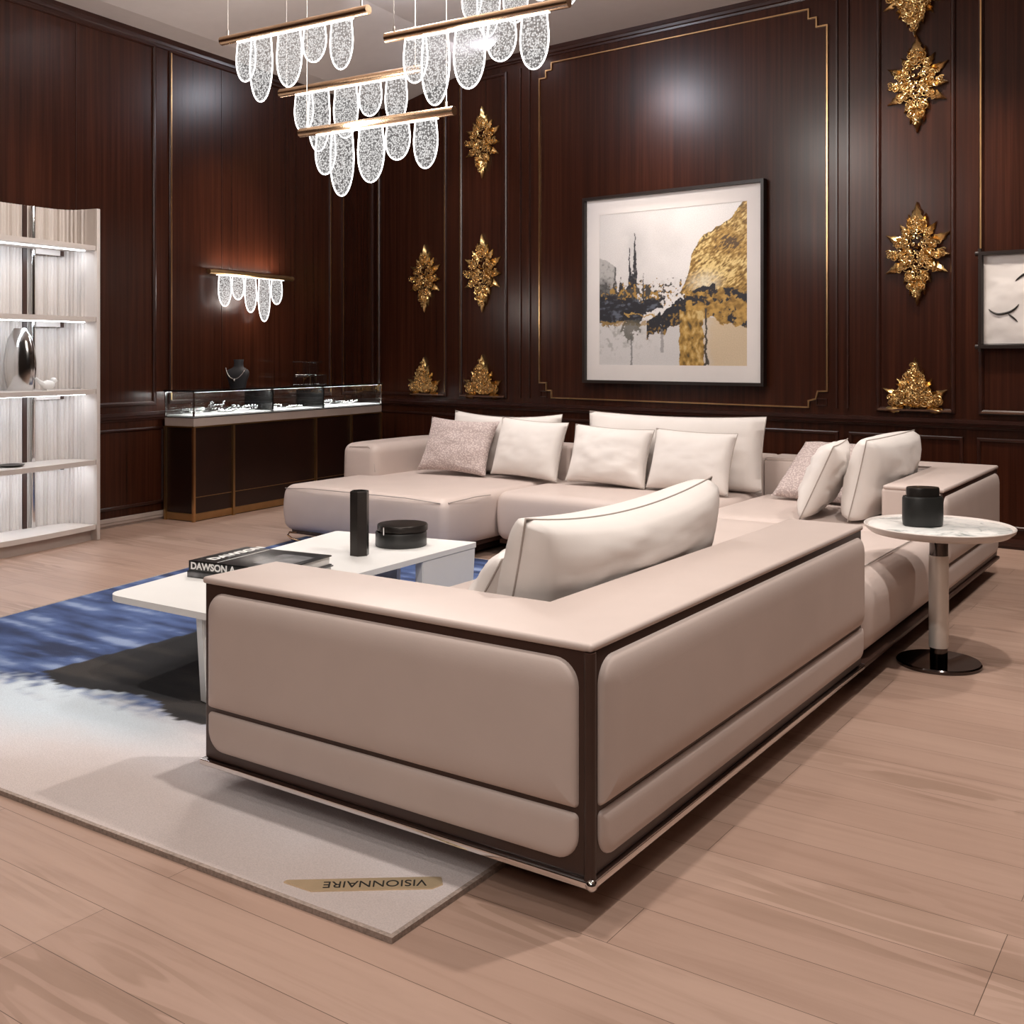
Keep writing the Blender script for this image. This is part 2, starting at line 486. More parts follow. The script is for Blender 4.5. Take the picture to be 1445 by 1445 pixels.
struct(obj('floor', prism([(q.x, q.y) for q in (K - mA * .3 - mB * .3, P3 - mB * .3, P5, P4 - mA * .3)], -.1, 0), 'floor', None, 0))
bm = BM()
q0, q1 = K - mB * .2 - mA * .2, P3 - mB * .2
qs = [K + nA * 1.13 - mA * .2, P3 + nA * 1.13]
add_prism(bm, [(p.x, p.y) for p in (qs[0], qs[1], P5, P4 - mA * .3)], HC, HC + .1)
struct(obj('ceiling', bm, 'ceiling', None, 0))
bm = BM()
v_ = [bm.verts.new(p) for p in (PA(-.25, HS, -.1), PA(LA, HS, -.1), PA(LA, HS, .30), PA(-.25, HS, .30), PA(LA, HC + .02, 1.55), PA(-.25, HC + .02, 1.55), PA(-.25, HC + .1, -.1), PA(LA, HC + .1, -.1))]
for f in ((0, 3, 2, 1), (3, 5, 4, 2), (5, 6, 7, 4), (0, 1, 7, 6), (0, 6, 5, 3), (1, 2, 4, 7)): bm.faces.new([v_[i] for i in f])
struct(obj('ceiling_soffit', bm, 'ceiling', None, 0))

NTRIM = [0]
def trim(P, pts, w, d, m, closed=True, prof=None, base=0):
    bm = BM(); sweep(bm, strip_frame(pts, w, d, closed, prof), lambda s, z, p: P(s, z, p + base), closed)
    NTRIM[0] += 1
    return struct(obj('trim_%d' % NTRIM[0], bm, m, None, 30))
def rect(a, b, c, d): return [(a, c), (b, c), (b, d), (a, d)]
flat = [(-.5, 0), (-.5, 1), (.5, 1), (.5, 0)]
rail = [(-.5, 0), (-.5, .35), (-.3, .45), (-.22, .8), (.05, .85), (.12, 1), (.5, 1), (.5, 0)]
for P, L, top, nm, rp in ((PA, 9.0, HS, 'left', .026), (PB, 9.0, HC, 'back', .045)):
    trim(P, [(0, .79), (L, .79)], .062, rp, 'wood_dark', False, rail)
    trim(P, [(0, top - .04), (L, top - .04)], .08, .035, 'wood_dark', False, rail)
    bb = BM(); sweep(bb, strip_frame([(0, .033), (L, .033)], .066, .028, False, rail), P, False)
    struct(obj('baseboard_' + nm, bb, 'greige' if nm == 'left' else 'wood_dark', None, 30))
# wainscot panels below the rail
for P, spans in ((PA, ((.06, .95), (1.05, 2.65), (2.75, 4.6), (4.7, 6.6))), (PB, ((.06, 1.75), (1.85, 4.7), (4.8, 5.55), (5.66, 7.6)))):
    for a, b in spans: trim(P, rect(a, b, .135, .694), .022, .013, 'wood_dark')
# tall panels of the long wall
for a, b in ((2.833, 5.1), (.725, 2.671), (.06, .534)):
    trim(PA, rect(a, b, .885, 3.575), .03, .016, 'wood_dark')
for a, lo in ((2.671, .9), (.725, .9), (.534, .9)):
    trim(PA, [(a, lo), (a, 3.56)], .010, .018, 'brassline', False, flat)
for a in (3.536, 2.117): trim(PA, [(a, .9), (a, 3.56)], .006, .003, 'wood_dark', False, flat)
# tall panels of the painting wall
for a, b in ((.05, .934), (1.128, 1.659), (4.998, 5.496), (5.675, 7.6)):
    trim(PB, rect(a, b, .872, 3.74), .030, .018, 'wood_dark')
for a, b in ((1.128, 1.659), (4.998, 5.496), (5.675, 7.6), (.5, .934)): trim(PB, [(a + .004, .872), (b - .004, .872)], .012, .030, 'ledge', False, flat)
for a in (1.828, 4.781, 1.93, 4.70): trim(PB, [(a, .87), (a, 3.76)], .012, .012, 'wood_dark', False, flat)
trim(PB, [(.05, .9), (.05, 3.72)], .008, .02, 'brassline', False, flat)
trim(PB, [(.934, .9), (.934, 3.72)], .007, .021, 'brassline', False, flat)
trim(PB, [(1.128, .9), (1.128, 3.72)], .004, .021, 'brassline', False, flat)
trim(PB, [(5.675, 1.93), (5.675, 3.72)], .010, .021, 'brassline', False, flat)
g = [(2.17, .878), (4.49, .868), (4.49, .915), (4.545, .93), (4.56, .985), (4.63, .987), (4.63, 3.60), (4.55, 3.60), (4.55, 3.67), (4.49, 3.67), (4.49, 3.74),
     (2.17, 3.75), (2.17, 3.69), (2.11, 3.69), (2.11, 3.63), (2.04, 3.63), (2.04, 1.005), (2.115, 1.005), (2.115, .94), (2.17, .94)]
trim(PB, g, .010, .014, 'brassline', True, flat)
for a, b in ((2.05, 2.115), (4.55, 4.625)):
    trim(PB, rect(a, b, .885, .93), .006, .010, 'wood_dark', True, flat)

# ------------------------------------------------------------------ gold wall ornaments
def add_leaf(bm, base, ang, L, w, lift, curl=.25, ribs=4):
    """pointed, keeled leaf in the XZ plane lying on -Y; ang from +Z, clockwise"""
    d = Vector((math.sin(ang), 0, math.cos(ang))); s = Vector((math.cos(ang), 0, -math.sin(ang))); rows = []
    n = 9
    for i in range(n + 1):
        t = i / n
        hw = w / 2 * (math.sin(PI * min(1, (t * .92 + .08)) ** .75)) * (1 - .28 * (i % 2))
        y = -(lift + curl * L * .25 * math.sin(PI * t)); c = Vector(base) + d * (L * t)
        rows.append([bm.verts.new(c + s * (hw * k) + Vector((0, y + (.012 * abs(k) - .006 * (1 - abs(k))) * (1 if t < .98 else 0), 0))) for k in (-1, -.5, 0, .5, 1)])
    for A, B in zip(rows, rows[1:]):
        for k in range(4): bm.faces.new((A[k], A[k + 1], B[k + 1], B[k]))
    low = [[bm.verts.new((v.co.x, -.001, v.co.z)) for v in (row[0], row[4])] for row in rows]
    for i in range(n):
        bm.faces.new((rows[i][0], rows[i + 1][0], low[i + 1][0], low[i][0]))
        bm.faces.new((rows[i][4], low[i][1], low[i + 1][1], rows[i + 1][4]))

def add_scroll(bm, c, r, a0, turns, hand, y=-.03, th=.0065):
    pts = []
    for i in range(15):
        t = i / 14; a = a0 + hand * turns * 2 * PI * t; rr = r * (1 - .82 * t)
        pts.append((c[0] + rr * math.cos(a), y - .012 * t, c[1] + rr * math.sin(a)))
    add_tube(bm, pts, th, 5, False, lambda t: 1.15 - .5 * t)

def ornament_bm(seed, full=True):
    rd = random.Random(seed); bm = BM()
    H, W = .345, .205
    def inside(x, z):
        ax, az = abs(x) / W, abs(z) / H
        return ax + az * .92 < .82
    add_leaf(bm, (0, 0, .15), 0, .195, .085, .02); add_leaf(bm, (-.022, 0, .14), -.22, .13, .05, .012); add_leaf(bm, (.022, 0, .14), .22, .13, .05, .012)
    if full:
        add_leaf(bm, (0, 0, -.15), PI, .195, .075, .02); add_leaf(bm, (-.025, 0, -.14), PI + .14, .14, .045, .012); add_leaf(bm, (.025, 0, -.14), PI - .14, .14, .045, .012)
    for sx in (-1, 1):
        sets = [((.035, .10), .62, .125, .062), ((.06, .055), 1.02, .150, .074), ((.07, -.005), 1.62, .132, .062), ((.05, -.055), 2.08, .150, .074)]
        if full: sets += [((.03, -.11), 2.62, .105, .055), ((.02, .14), .34, .115, .044), ((.03, .0), .9, .09, .06), ((.03, -.02), 2.3, .09, .06)]
        for (x, z), a, L, w in sets:
            if not full and z < -.01: continue
            add_leaf(bm, (sx * x, 0, z), sx * (a + rd.uniform(-.05, .05)), L * rd.uniform(.92, 1.06), w, .014)
    for i in range(74):
        for _ in range(20):
            x, z = rd.uniform(0, W), rd.uniform(-H, H)
            if inside(x, z) and (full or z > .03): break
        else: continue
        r_, a_, t_, y_ = rd.uniform(.012, .026), rd.uniform(0, 6.28), rd.uniform(.9, 1.5), -rd.uniform(.020, .044)
        for sx in (-1, 1): add_scroll(bm, (sx * x, z), r_, a_ if sx > 0 else PI - a_, t_, sx, y_, .0042)
    for i in range(44):
        x, z = rd.uniform(0, W), rd.uniform(-H, H)
        if inside(x, z) and (full or z > .06):
            a_, L_, y_ = rd.uniform(-1.5, 3.2), rd.uniform(.03, .055), rd.uniform(.025, .042)
            for sx in (-1, 1): add_leaf(bm, (sx * x, 0, z), sx * a_, L_, .015, y_)
    if not full:
        for i in range(44):
            x = rd.uniform(-.16, .16); z = .022 + rd.uniform(0, .15) * (1 - abs(x) / .2)
            add_scroll(bm, (x, z + .012), rd.uniform(.014, .026), rd.uniform(0, 6.28), 1.2, rd.choice((-1, 1)), -rd.uniform(.018, .04), .0042)
        for sx in (-1, 1):
            add_leaf(bm, (sx * .05, 0, .02), sx * 1.45, .12, .04, .012)
            add_leaf(bm, (sx * .01, 0, .006), sx * .35, .11, .05, .02); add_leaf(bm, (sx * .02, 0, .006), sx * .95, .11, .05, .016)
    return bm
yawB = math.atan2(mB.y, mB.x)
orn_full = obj('wall_ornament', ornament_bm(3), 'gold', None, 50); orn_half = obj('wall_ornament', ornament_bm(5, False), 'gold', None, 50)
used = set()
def ornament(kind, s, z, label, sz=1.0, flip=False):
    src = orn_full if kind == 'full' else orn_half
    o = src if kind not in used else dup(src)
    used.add(kind)
    o.location = PB(s, z, .004); o.rotation_euler = (0, PI if flip else 0, yawB)
    if flip: o.rotation_euler = (0, PI, yawB)
    o.scale = (sz * 1.12, 1, sz)
    tag(o, label, 'wall ornament', 'gold leaf ornaments on the dark wall')
ornament('full', 5.264, 3.077, 'gold diamond leaf ornament, upper of the two on the panel right of the large painting', .96)
ornament('full', 5.264, 1.93, 'gold diamond leaf ornament level with the small white artwork, right of the large painting', 1.02)
ornament('half', 5.25, .885, 'gold half ornament rising from the panel ledge right of the large painting', 1.0)
ornament('half', 5.25, 3.74, 'gold half ornament hanging point down, cut off by the top edge of the picture', 1.0, True)
ornament('full', 1.394, 3.163, 'gold diamond leaf ornament high on the wall just right of the pendant lamps', .95)
ornament('full', 1.394, 1.983, 'gold diamond leaf ornament left of the large painting, brighter of the two side by side', 1.03)
ornament('half', 1.394, .885, 'gold half ornament on the panel ledge above the left back cushion', 1.05)
ornament('full', .679, 1.966, 'dim gold diamond leaf ornament on the panel nearest the room corner', .93)
ornament('half', .67, .885, 'dim gold half ornament at the foot of the panel nearest the room corner', .98)

# ------------------------------------------------------------------ paintings
def fbm(x, y, s, seed=0, o=4):
    v = 0; a = .5; f = s
    for i in range(o):
        v += a * noise.noise(Vector((x * f, y * f, seed + i * 3.7))); a *= .5; f *= 2.05
    return v
def mix(a, b, t):
    t = max(0, min(1, t)); return tuple(p + (q - p) * t for p, q in zip(a, b))
def sm(a, b, x):
    t = max(0, min(1, (x - a) / (b - a))); return t * t * (3 - 2 * t)
def interp(x, pts):
    for (a, b), (c, d) in zip(pts, pts[1:]):
        if a <= x <= c: return b + (d - b) * (x - a) / (c - a)
    return -1
def painting_color(u, v):
    n = fbm(u, v, 5, 1); n2 = fbm(u, v, 16, 2); n3 = fbm(u, v, 48, 3, 3); nh = fbm(u * .45, v * 1.6, 26, 4, 3)
    c = mix((.66, .64, .63), (.80, .78, .77), sm(.15, .7, u + n * .4))
    c = mix(c, (.50, .49, .49), .7 * sm(-.10, .30, n) * sm(.22, .02, abs(u - .22)) * sm(.45, .62, v) * sm(.98, .8, v))
    c = mix(c, (.60, .58, .57), .8 * sm(.10, .30, n2) * sm(.62, .5, v))
    black, gold, gold2 = (.020, .020, .026), (.50, .30, .075), (.80, .62, .27)
    if v < .30 + n * .04:                                                   # water below the shore
        c = mix((.60, .585, .58), (.60, .48, .33), sm(.70, .80, u + n * .10))
        c = mix(c, (.36, .355, .34), .8 * sm(.02, .25, n2 + n3 * .5) * sm(.5, .1, u) * sm(.02, .16, v))
    if u < .125 + n2 * .02 and .42 < v < .70 - u * u * 4 + n2 * .02:         # grey round mass
        c = mix((.07, .07, .07), (.43, .42, .41), sm(.46, .60, v + n2 * .10) - max(0, n3) * 1.5)
        if u > .112 + n2 * .02 and n3 > -.15: c = (.10, .10, .10)
    for cx_, w, top in ((.222, .011, .76), (.258, .015, .84), (.24, .030, .60), (.232, .040, .54), (.160, .018, .55), (.318, .005, .58), (.20, .02, .505)):
        if abs(u - cx_ + n2 * .014 + n3 * .006) < w * (1 - .8 * sm(.50, top, v)) and .4 < v < top + n3 * .08: c = mix(black, (.15, .14, .14), n3 * 2)
    sp = sm(.16, .0, abs(v - .45)) * sm(.56, .34, u) + sm(.10, .0, abs(v - .46)) * .8        # gold and black specks along the shore
    if n3 + .55 * n2 > .36 - .30 * sp * (1 if u > .1 else .5) and .36 < v < .56 and u < .62: c = (.36, .215, .055) if fbm(u, v, 30, 31, 2) > .02 else (.06, .055, .05)
    top = interp(u, [(.555, .44), (.60, .52), (.63, .60), (.645, .70), (.72, .80), (.80, .845), (.88, .885), (.94, .95), (1.001, 1.02)])
    if top > 0 and .455 + n2 * .04 < v < top + n2 * .03:                     # gold rock, combed brush marks
        p, q = u * .8 + v * .6, v * .8 - u * .6
        k = fbm(p * .35, q * 1.5, 34, 9, 3); big = fbm(u, v, 6, 17, 3)
        k2 = fbm(p * .6, q * 1.4, 75, 19, 2); k = k * .7 + k2 * .75; c = mix(mix((.17, .09, .018), gold, .66 + k * 2.4 + big * .6), gold2, sm(.04, .40, k * .9 + big * .8 + .10))
        if k + n3 * .8 < -.50 or (big + k * .6 < -.36): c = mix(black, (.20, .11, .03), .5)
        c = mix(c, (.84, .76, .56), sm(.13, .0, math.hypot((u - .73) * .8, (v - .52) * 1.25)) * (.75 + n3))
        if top - v < .02 + n2 * .05 and n3 > .02: c = (.16, .10, .03)
    e = n2 * .07 + nh * .05 + n3 * .03                                        # dark shore on the left
    if v + e < .425 + .03 * sm(.3, .1, u) and v + e * .7 > .29 + .10 * sm(.22, .44, u) - .02 and u + n2 * .06 < .46:
        c = mix(black, (.11, .125, .16), sm(.05, .35, nh + n3 * .5))
    if abs(v - .345 - n2 * .05 + u * .05) < .006 and .18 < u < .42: c = (.44, .28, .08)
    d = abs(v - (.285 + (u - .45) * .50) + n2 * .10 + n3 * .03) - (.070 - abs(u - .57) * .13)
    if .34 < u < .80 and d < 0: c = mix(black, (.30, .18, .05), sm(.10, .30, n3 + n2 * .4))
    lowr = .31 + n2 * .06 - max(0, u - .7) * .26
    if u + n2 * .05 > .60 and lowr < v < .475 + n2 * .05:
        k = fbm(u, v * 1.4, 26, 5)
        c = mix(mix((.24, .135, .03), gold, .55 + k * 2.6), black, sm(.02, .12, fbm(u, v, 13, 8) + n3 * .35 + .16 * sm(.34, .45, v) - .08))
    if u < .36 and .262 < v + n2 * .03 < .292 and n3 > -.12: c = mix(c, (.36, .225, .07), .75)
    if .565 + n2 * .02 < u < .725 + n2 * .03 and v < .35 + n2 * .03:         # gold reflection
        k = fbm(u * 1.3, v * .8, 26, 6); c = mix(mix((.17, .095, .018), gold, .62 + k * 2.4), (.62, .46, .20), sm(.08, .4, k + n * .4))
        if k + n3 * .6 < -.34: c = (.08, .06, .03)
    if abs(u - .738 + n2 * .03) < .007 + n3 * .006 and v < .36: c = (.06, .05, .04)
    dr = sm(.11, .0, abs(u - .225)) * sm(.10, .28, v) * (v < .30)
    if dr > .02 and dr * .8 + n2 * .7 + n3 * .5 > .42: c = mix(c, (.085, .08, .06), .8)
    if abs(u - .235 + n2 * .006) < .006 + n3 * .008 and v < .2: c = mix(c, (.12, .12, .12), .75)
    if abs(u - .448 + n2 * .01) < .010 + n3 * .012 and .09 < v < .24: c = mix(c, (.20, .19, .19), .6)
    return tuple(max(0, q) for q in c)
def colour_grid(nx, ny, fn, place):
    bm = BM(); vs = [[bm.verts.new(place(i / nx, j / ny)) for i in range(nx + 1)] for j in range(ny + 1)]
    bm.verts.index_update()
    for j in range(ny):
        for i in range(nx): bm.faces.new((vs[j][i], vs[j][i + 1], vs[j + 1][i + 1], vs[j + 1][i]))
    me = bpy.data.meshes.new('grid'); bm.to_mesh(me); bm.free()
    at = me.color_attributes.new('paint', 'FLOAT_COLOR', 'POINT')
    cols = []
    for j in range(ny + 1):
        for i in range(nx + 1): cols += [*fn(i / nx, j / ny), 1]
    at.data.foreach_set('color', cols)
    me.polygons.foreach_set('use_smooth', [True] * len(me.polygons))
    return me
def framed(label, s0, s1, z0, z1, fw, depth, frame_m):
    root = thing('painting', label, 'painting', PB((s0 + s1) / 2, z0, .012), yawB)
    w, h = s1 - s0, z1 - z0
    bm = BM(); prof = [(-.5, 0), (-.5, 1), (.5, 1), (.5, .45), (.5, 0)]
    sweep(bm, strip_frame(rect(-w / 2 + fw / 2, w / 2 - fw / 2, fw / 2, h - fw / 2), fw, depth, True, prof), lambda s, z, p: (s, -p, z))
    obj('frame', bm, frame_m, root, 30)
    obj('backing', box2(-w / 2 + fw * .6, w / 2 - fw * .6, -.012, 0, fw * .6, h - fw * .6), 'mat_board', root, 0)
    return root, w, h
art, w, h = framed('large square abstract painting in black, white and gold with white mat and thin dark frame', 2.533, 4.166, 1.013, 2.548, .024, .055, 'frame_dark')
bm = BM(); mw = .135; sweep(bm, strip_frame(rect(-w / 2 + mw / 2 + .02, w / 2 - mw / 2 - .02, mw / 2 + .02, h - mw / 2 - .02), mw - .01, .008, True, flat), lambda s, z, p: (s, -.012 - p, z))
obj('mat', bm, 'mat_board', art, 30)
pw, ph = w - 2 * mw - .02, h - 2 * mw
link('canvas', colour_grid(300, 290, painting_color, lambda u, v: ((u - .5) * pw, -.0165, h / 2 + (v - .5) * ph)), 'art', art)

art2, w, h = framed('white relief artwork with black line strokes in a dark bamboo-style frame at the picture edge', 5.672, 6.55, 1.288, 1.915, .022, .05, 'frame_dark')
for sx in (-1, 1):
    for z in (.011, h - .011):
        bm = BM(); add_tube(bm, [(sx * (w / 2 + .022), -.032, z), (sx * (w / 2 - .02), -.032, z)], .016, 10); add_tube(bm, [(sx * (w / 2 - .008), -.032, z - .032), (sx * (w / 2 - .008), -.032, z + .032)], .014, 10)
        obj('corner_knot', bm, 'frame_dark', art2, 50)
def relief_place(u, v):
    x, z = (u - .5) * (w - .05), .03 + v * (h - .06)
    y = -.016 - .022 * max(0, fbm(u, v, 3.2, 12, 3)) - .02 * sm(.35, .05, abs(math.hypot(u - .5, v - .35) - .25) + .12 * fbm(u, v, 4, 13))
    return (x, y, z)
rl = link('canvas', colour_grid(70, 50, lambda u, v: (.72, .69, .67), relief_place), 'relief', art2)
def stroke(pts, r):
    bm = BM(); q = []
    for (a, b), (c, d) in zip(pts, pts[1:]):
        for k in range(5): q.append((a + (c - a) * k / 5, b + (d - b) * k / 5))
    q.append(pts[-1])
    q = [((sum(p[0] for p in q[max(0, i - 3):i + 4]) / len(q[max(0, i - 3):i + 4])), (sum(p[1] for p in q[max(0, i - 3):i + 4]) / len(q[max(0, i - 3):i + 4]))) for i in range(len(q))]
    add_tube(bm, [((x - .5) * (w - .05), relief_place(x, y)[1] - .002, .03 + y * (h - .06)) for x, y in q], r, 6, False, lambda t: .35 + 1.1 * math.sin(PI * t))
    obj('brush_stroke', bm, 'ink', art2, 60)
stroke([(.03, .42), (.07, .34), (.15, .33), (.24, .38), (.27, .47)], .0055)
stroke([(.17, .35), (.22, .30), (.27, .22)], .004)
stroke([(.22, .68), (.27, .76), (.33, .80), (.42, .80)], .005)
stroke([(.34, .30), (.42, .38), (.52, .36), (.6, .5)], .004)
stroke([(.5, .70), (.6, .62), (.7, .66)], .004)

# ------------------------------------------------------------------ sectional sofa
X0, X1 = -2.46, -1.18        # inner and outer side of the right-hand run
Y0 = 2.03; ZB, ZT, ZS = .09, .618, .40
TH = .285
SG = 'modules of the beige sectional sofa'
def panel_on(parent, face, a0, a1, z0, z1, radii, depth=.022, soft=.07):
    """face 'front': plane y=const facing -Y;  'right': plane x=const facing +X"""
    bm = bulged_panel(a1 - a0, z1 - z0, radii, depth, soft)
    if face[0] == 'front':
        bmesh.ops.translate(bm, vec=((a0 + a1) / 2, face[1], (z0 + z1) / 2), verts=bm.verts)
    else:
        bmesh.ops.rotate(bm, cent=(0, 0, 0), matrix=Matrix.Rotation(PI / 2, 3, 'Z'), verts=bm.verts)
        bmesh.ops.translate(bm, vec=(face[1], (a0 + a1) / 2, (z0 + z1) / 2), verts=bm.verts)
    return obj('side_panel', bm, 'leather', parent, 60)
def rel(root, *bs):
    return bs
def at0(bm, o):
    bmesh.ops.translate(bm, vec=(-o[0], -o[1], -o[2]), verts=bm.verts); return bm

def trapez(poly, z0, z1, bev=.01, seg=3):
    bm = BM(); add_prism(bm, poly, z0, z1)
    bmesh.ops.bevel(bm, geom=[e for e in bm.edges], offset=bev, segments=seg, profile=.5, affect='EDGES'); return bm

# near corner module, an L of wide arms round a deep seat
Y1 = 4.03
r = thing('sofa_section', 'near corner sofa section seen from behind, beige padded panels in dark brown leather framing', 'sofa', group=SG)
L1 = [(X0, Y0), (X1, Y0), (X1, Y1), (X1 - TH, Y1), (X1 - TH, Y0 + TH), (X0, Y0 + TH)]
ins = .006
L2 = [(X0 + ins, Y0 + ins), (X1 - ins, Y0 + ins), (X1 - ins, Y1 - ins), (X1 - TH + ins, Y1 - ins), (X1 - TH + ins, Y0 + TH - ins), (X0 + ins, Y0 + TH - ins)]
obj('backrest_frame', trapez(L2, ZB + .012, ZT - .014, .008), 'strap', r)
obj('top_upholstery', trapez(L1, ZT - .02, ZT, .009), 'leather', r)
obj('seat', softbox(X0 + .01, X1 - TH - .008, Y0 + TH + .008, Y1 - .005, .12, ZS, .05, .008), 'leather', r, 60)
obj('base_rail', trapez([(X0 - .004, Y0 - .006), (X1 + .006, Y0 - .006), (X1 + .006, Y1 - .001), (X0 - .004, Y1 - .001)], ZB - .005, ZB + .012, .004, 2), 'chrome', r)
obj('plinth', box2(X0 + .12, X1 - .12, Y0 + .12, Y1 - .08, .0165, ZB - .004), 'strap', r, 0)
rd = .06
panel_on(r, ('front', Y0 + .004), X0 + .028, X1 - .036, .252, ZT - .040, (rd, rd, .012, .012))
panel_on(r, ('front', Y0 + .004), X0 + .028, X1 - .036, .132, .240, (.012, .012, rd, rd), .012, .03)
panel_on(r, ('right', X1 - .004), Y0 + .036, Y1 - .006, .252, ZT - .040, (rd, rd, .012, .05))
panel_on(r, ('right', X1 - .004), Y0 + .036, Y1 - .006, .132, .240, (.012, .012, rd, .04), .012, .03)
# inner faces of the arms, upholstered
obj('inner_upholstery', box2(X1 - TH - .006, X1 - TH + .01, Y0 + TH, Y1 - .004, ZS - .03, ZT - .02, .004), 'leather', r)
obj('inner_upholstery', box2(X0, X1 - TH, Y0 + TH - .01, Y0 + TH + .006, ZS - .03, ZT - .02, .004), 'leather', r)
obj('end_panel', box2(X0 - .008, X0 + .012, Y0 + .02, Y0 + TH - .01, .13, ZT - .04, .006), 'leather', r)
bm = BM()
add_tube(bm, [(X1 - .010, Y0 + .010, ZB), (X1 - .010, Y0 + .010, ZT - .02)], .014, 8)
obj('corner_strap', bm, 'strap', r, 60)
bm = BM(); add_sphere(bm, (X1 - .002, Y0 + .002, ZB + .004), .014, 10); obj('corner_cap', bm, 'chrome', r, 60)

# backless seat module
Y2 = 5.31
r = thing('sofa_section', 'backless seat section between the two wide right-hand backrests, behind the round side table', 'sofa', group=SG)
obj('seat', softbox(X0 + .002, X1 - .002, Y1 + .016, Y2 - .016, .10, ZS, .095, .008, .011), 'leather', r, 60)
bm = BM(); add_tube(bm, [(X1 - .085, Y1 + .03, ZS + .003), (X1 - .085, Y1 + .3, ZS + .008), (X1 - .085, Y2 - .3, ZS + .008), (X1 - .085, Y2 - .05, ZS + .003)], .003, 6)
obj('top_seam', bm, 'seam', r, 60)
obj('base_rail', trapez([(X0, Y1 + .004), (X1 + .004, Y1 + .004), (X1 + .004, Y2), (X0, Y2)], ZB - .005, ZB + .013, .004, 2), 'strap', r)
obj('plinth', box2(X0 + .1, X1 - .14, Y1 + .08, Y2 - .08, .0165, ZB - .004), 'strap', r, 0)

# far corner module
Y3 = 6.63
AX = X1 - TH
r = thing('sofa_section', 'far corner sofa section below the small white artwork, with padded panels on its outer side', 'sofa', group=SG)
LL = [(X1, Y2), (X1, Y3), (X0 + .0, Y3), (X0 + .0, Y3 - TH), (AX, Y3 - TH), (AX, Y2)]
cx_, cy_ = -1.8, 6.0
obj('backrest_frame', trapez([(X1 - ins, Y2 + ins), (X1 - ins, Y3 - ins), (X0 + ins, Y3 - ins), (X0 + ins, Y3 - TH + ins), (AX + ins, Y3 - TH + ins), (AX + ins, Y2 + ins)], ZB + .012, ZT - .014, .008), 'strap', r)
obj('top_upholstery', trapez(LL, ZT - .02, ZT, .009), 'leather', r)
obj('seat', softbox(X0 + .006, AX - .012, Y2 + .004, Y3 - TH - .012, .12, ZS, .05, .008), 'leather', r, 60)
panel_on(r, ('right', X1 - .004), Y2 + .006, Y3 - .02, .252, ZT - .040, (rd, .05, .012, .012))
panel_on(r, ('right', X1 - .004), Y2 + .006, Y3 - .02, .132, .240, (.012, .012, .05, rd), .012, .03)
obj('arm_front', softbox(AX - .008, X1 - .01, Y2 + .001, Y2 + .04, .12, ZT - .012, .022, 0, 0, 5), 'leather', r, 60)
obj('inner_upholstery', box2(AX - .008, AX + .01, Y2 + .02, Y3 - TH, ZS - .03, ZT - .02, .004), 'leather', r)
obj('inner_upholstery', box2(X0, AX, Y3 - TH - .008, Y3 - TH + .01, ZS - .03, ZT - .02, .004), 'leather', r)
obj('base_rail', trapez([(X0, Y2 + .003), (X1 + .006, Y2 + .003), (X1 + .006, Y3), (X0, Y3)], ZB - .005, ZB + .013, .004, 2), 'strap', r)
obj('plinth', box2(X0 + .1, X1 - .14, Y2 + .08, Y3 - .12, .0165, ZB - .004), 'strap', r, 0)

# middle module of the back run
XM = -3.865; YM = 5.44
r = thing('sofa_section', 'middle sofa section below the large painting, wide seat with low straight backrest', 'sofa', group=SG)
obj('seat', softbox(XM + .018, X0 - .018, YM + .012, Y3 - TH - .014, .10, ZS + .002, .052, .008, .014), 'leather', r, 60)
obj('backrest', softbox(XM + .003, X0 - .003, Y3 - TH + .002, Y3, .10, ZT, .03, .0, 0), 'leather', r, 60)
bm = BM()
for k in range(4):
    x = X0 - .12 - k * .06
    add_tube(bm, [(x, Y3 - TH + .001, ZS + .02), (x + .004, Y3 - TH + .0005, ZT - .05)], .0035, 5)
obj('channel_stitching', bm, 'seam', r, 60)
obj('base_rail', box2(XM + .02, X0 - .01, YM + .04, Y3 - .02, ZB - .012, .104, .004), 'strap', r)
obj('plinth', box2(XM + .12, X0 - .1, YM + .16, Y3 - .1, .0165, ZB - .01), 'strap', r, 0)

# chaise with its own arm
XC, YC = -5.23, 4.96
r = thing('sofa_section', 'chaise sofa section with one thick arm, standing in front of the jewellery showcase', 'sofa', group=SG)
obj('seat', softbox(XC + .012, XM - .018, YC + .012, Y3 - TH - .014, .10, ZS, .055, .008, .016), 'leather', r, 60)
obj('backrest', softbox(XC + .2, XM - .003, Y3 - TH + .002, Y3, .10, ZT, .03), 'leather', r, 60)
obj('arm', softbox(XC - .10, XC + .22, 5.64, Y3, .12, ZT, .06, .01, .006), 'leather', r, 60)
bm = BM()
z = ZS - .012
add_tube(bm, [(XC + .03, YC + .012, z - .012), (XC + .3, YC - .004, z + .003), (XM - .3, YC - .004, z + .003), (XM - .05, YC + .012, z - .012)], .0032, 6)
add_tube(bm, [(XM - .018, YC + .05, z - .012), (XM + .001, YC + .3, z + .0), (XM - .014, 5.43, z - .008)], .0032, 6)
obj('top_seam', bm, 'seam', r, 60)
bm = BM(); pts = [(XC - .06, 5.652, ZS + .03), (XC - .062, 5.645, ZT - .06), (XC - .03, 5.65, ZT - .022), (XC + .14, 5.65, ZT - .014), (XC + .19, 5.65, ZT - .05), (XC + .205, 5.65, ZS + .03)]
add_tube(bm, pts, .003, 6); obj('arm_seam', bm, 'seam', r, 60)
obj('base_rail', box2(XC + .05, XM - .05, YC + .05, Y3 - .05, ZB - .012, .104, .004), 'strap', r)
obj('plinth', box2(XC + .16, XM - .14, YC + .16, Y3 - .1, .0165, ZB - .01), 'strap', r, 0)
bm = BM()
add_tube(bm, [(XC + .10, YC + .05, .086), (XC + .03, YC + .05, .082), (XC + .012, YC + .05, .062), (XC + .05, YC + .05, .042), (XC + .16, YC + .06, .026)], .007, 6)
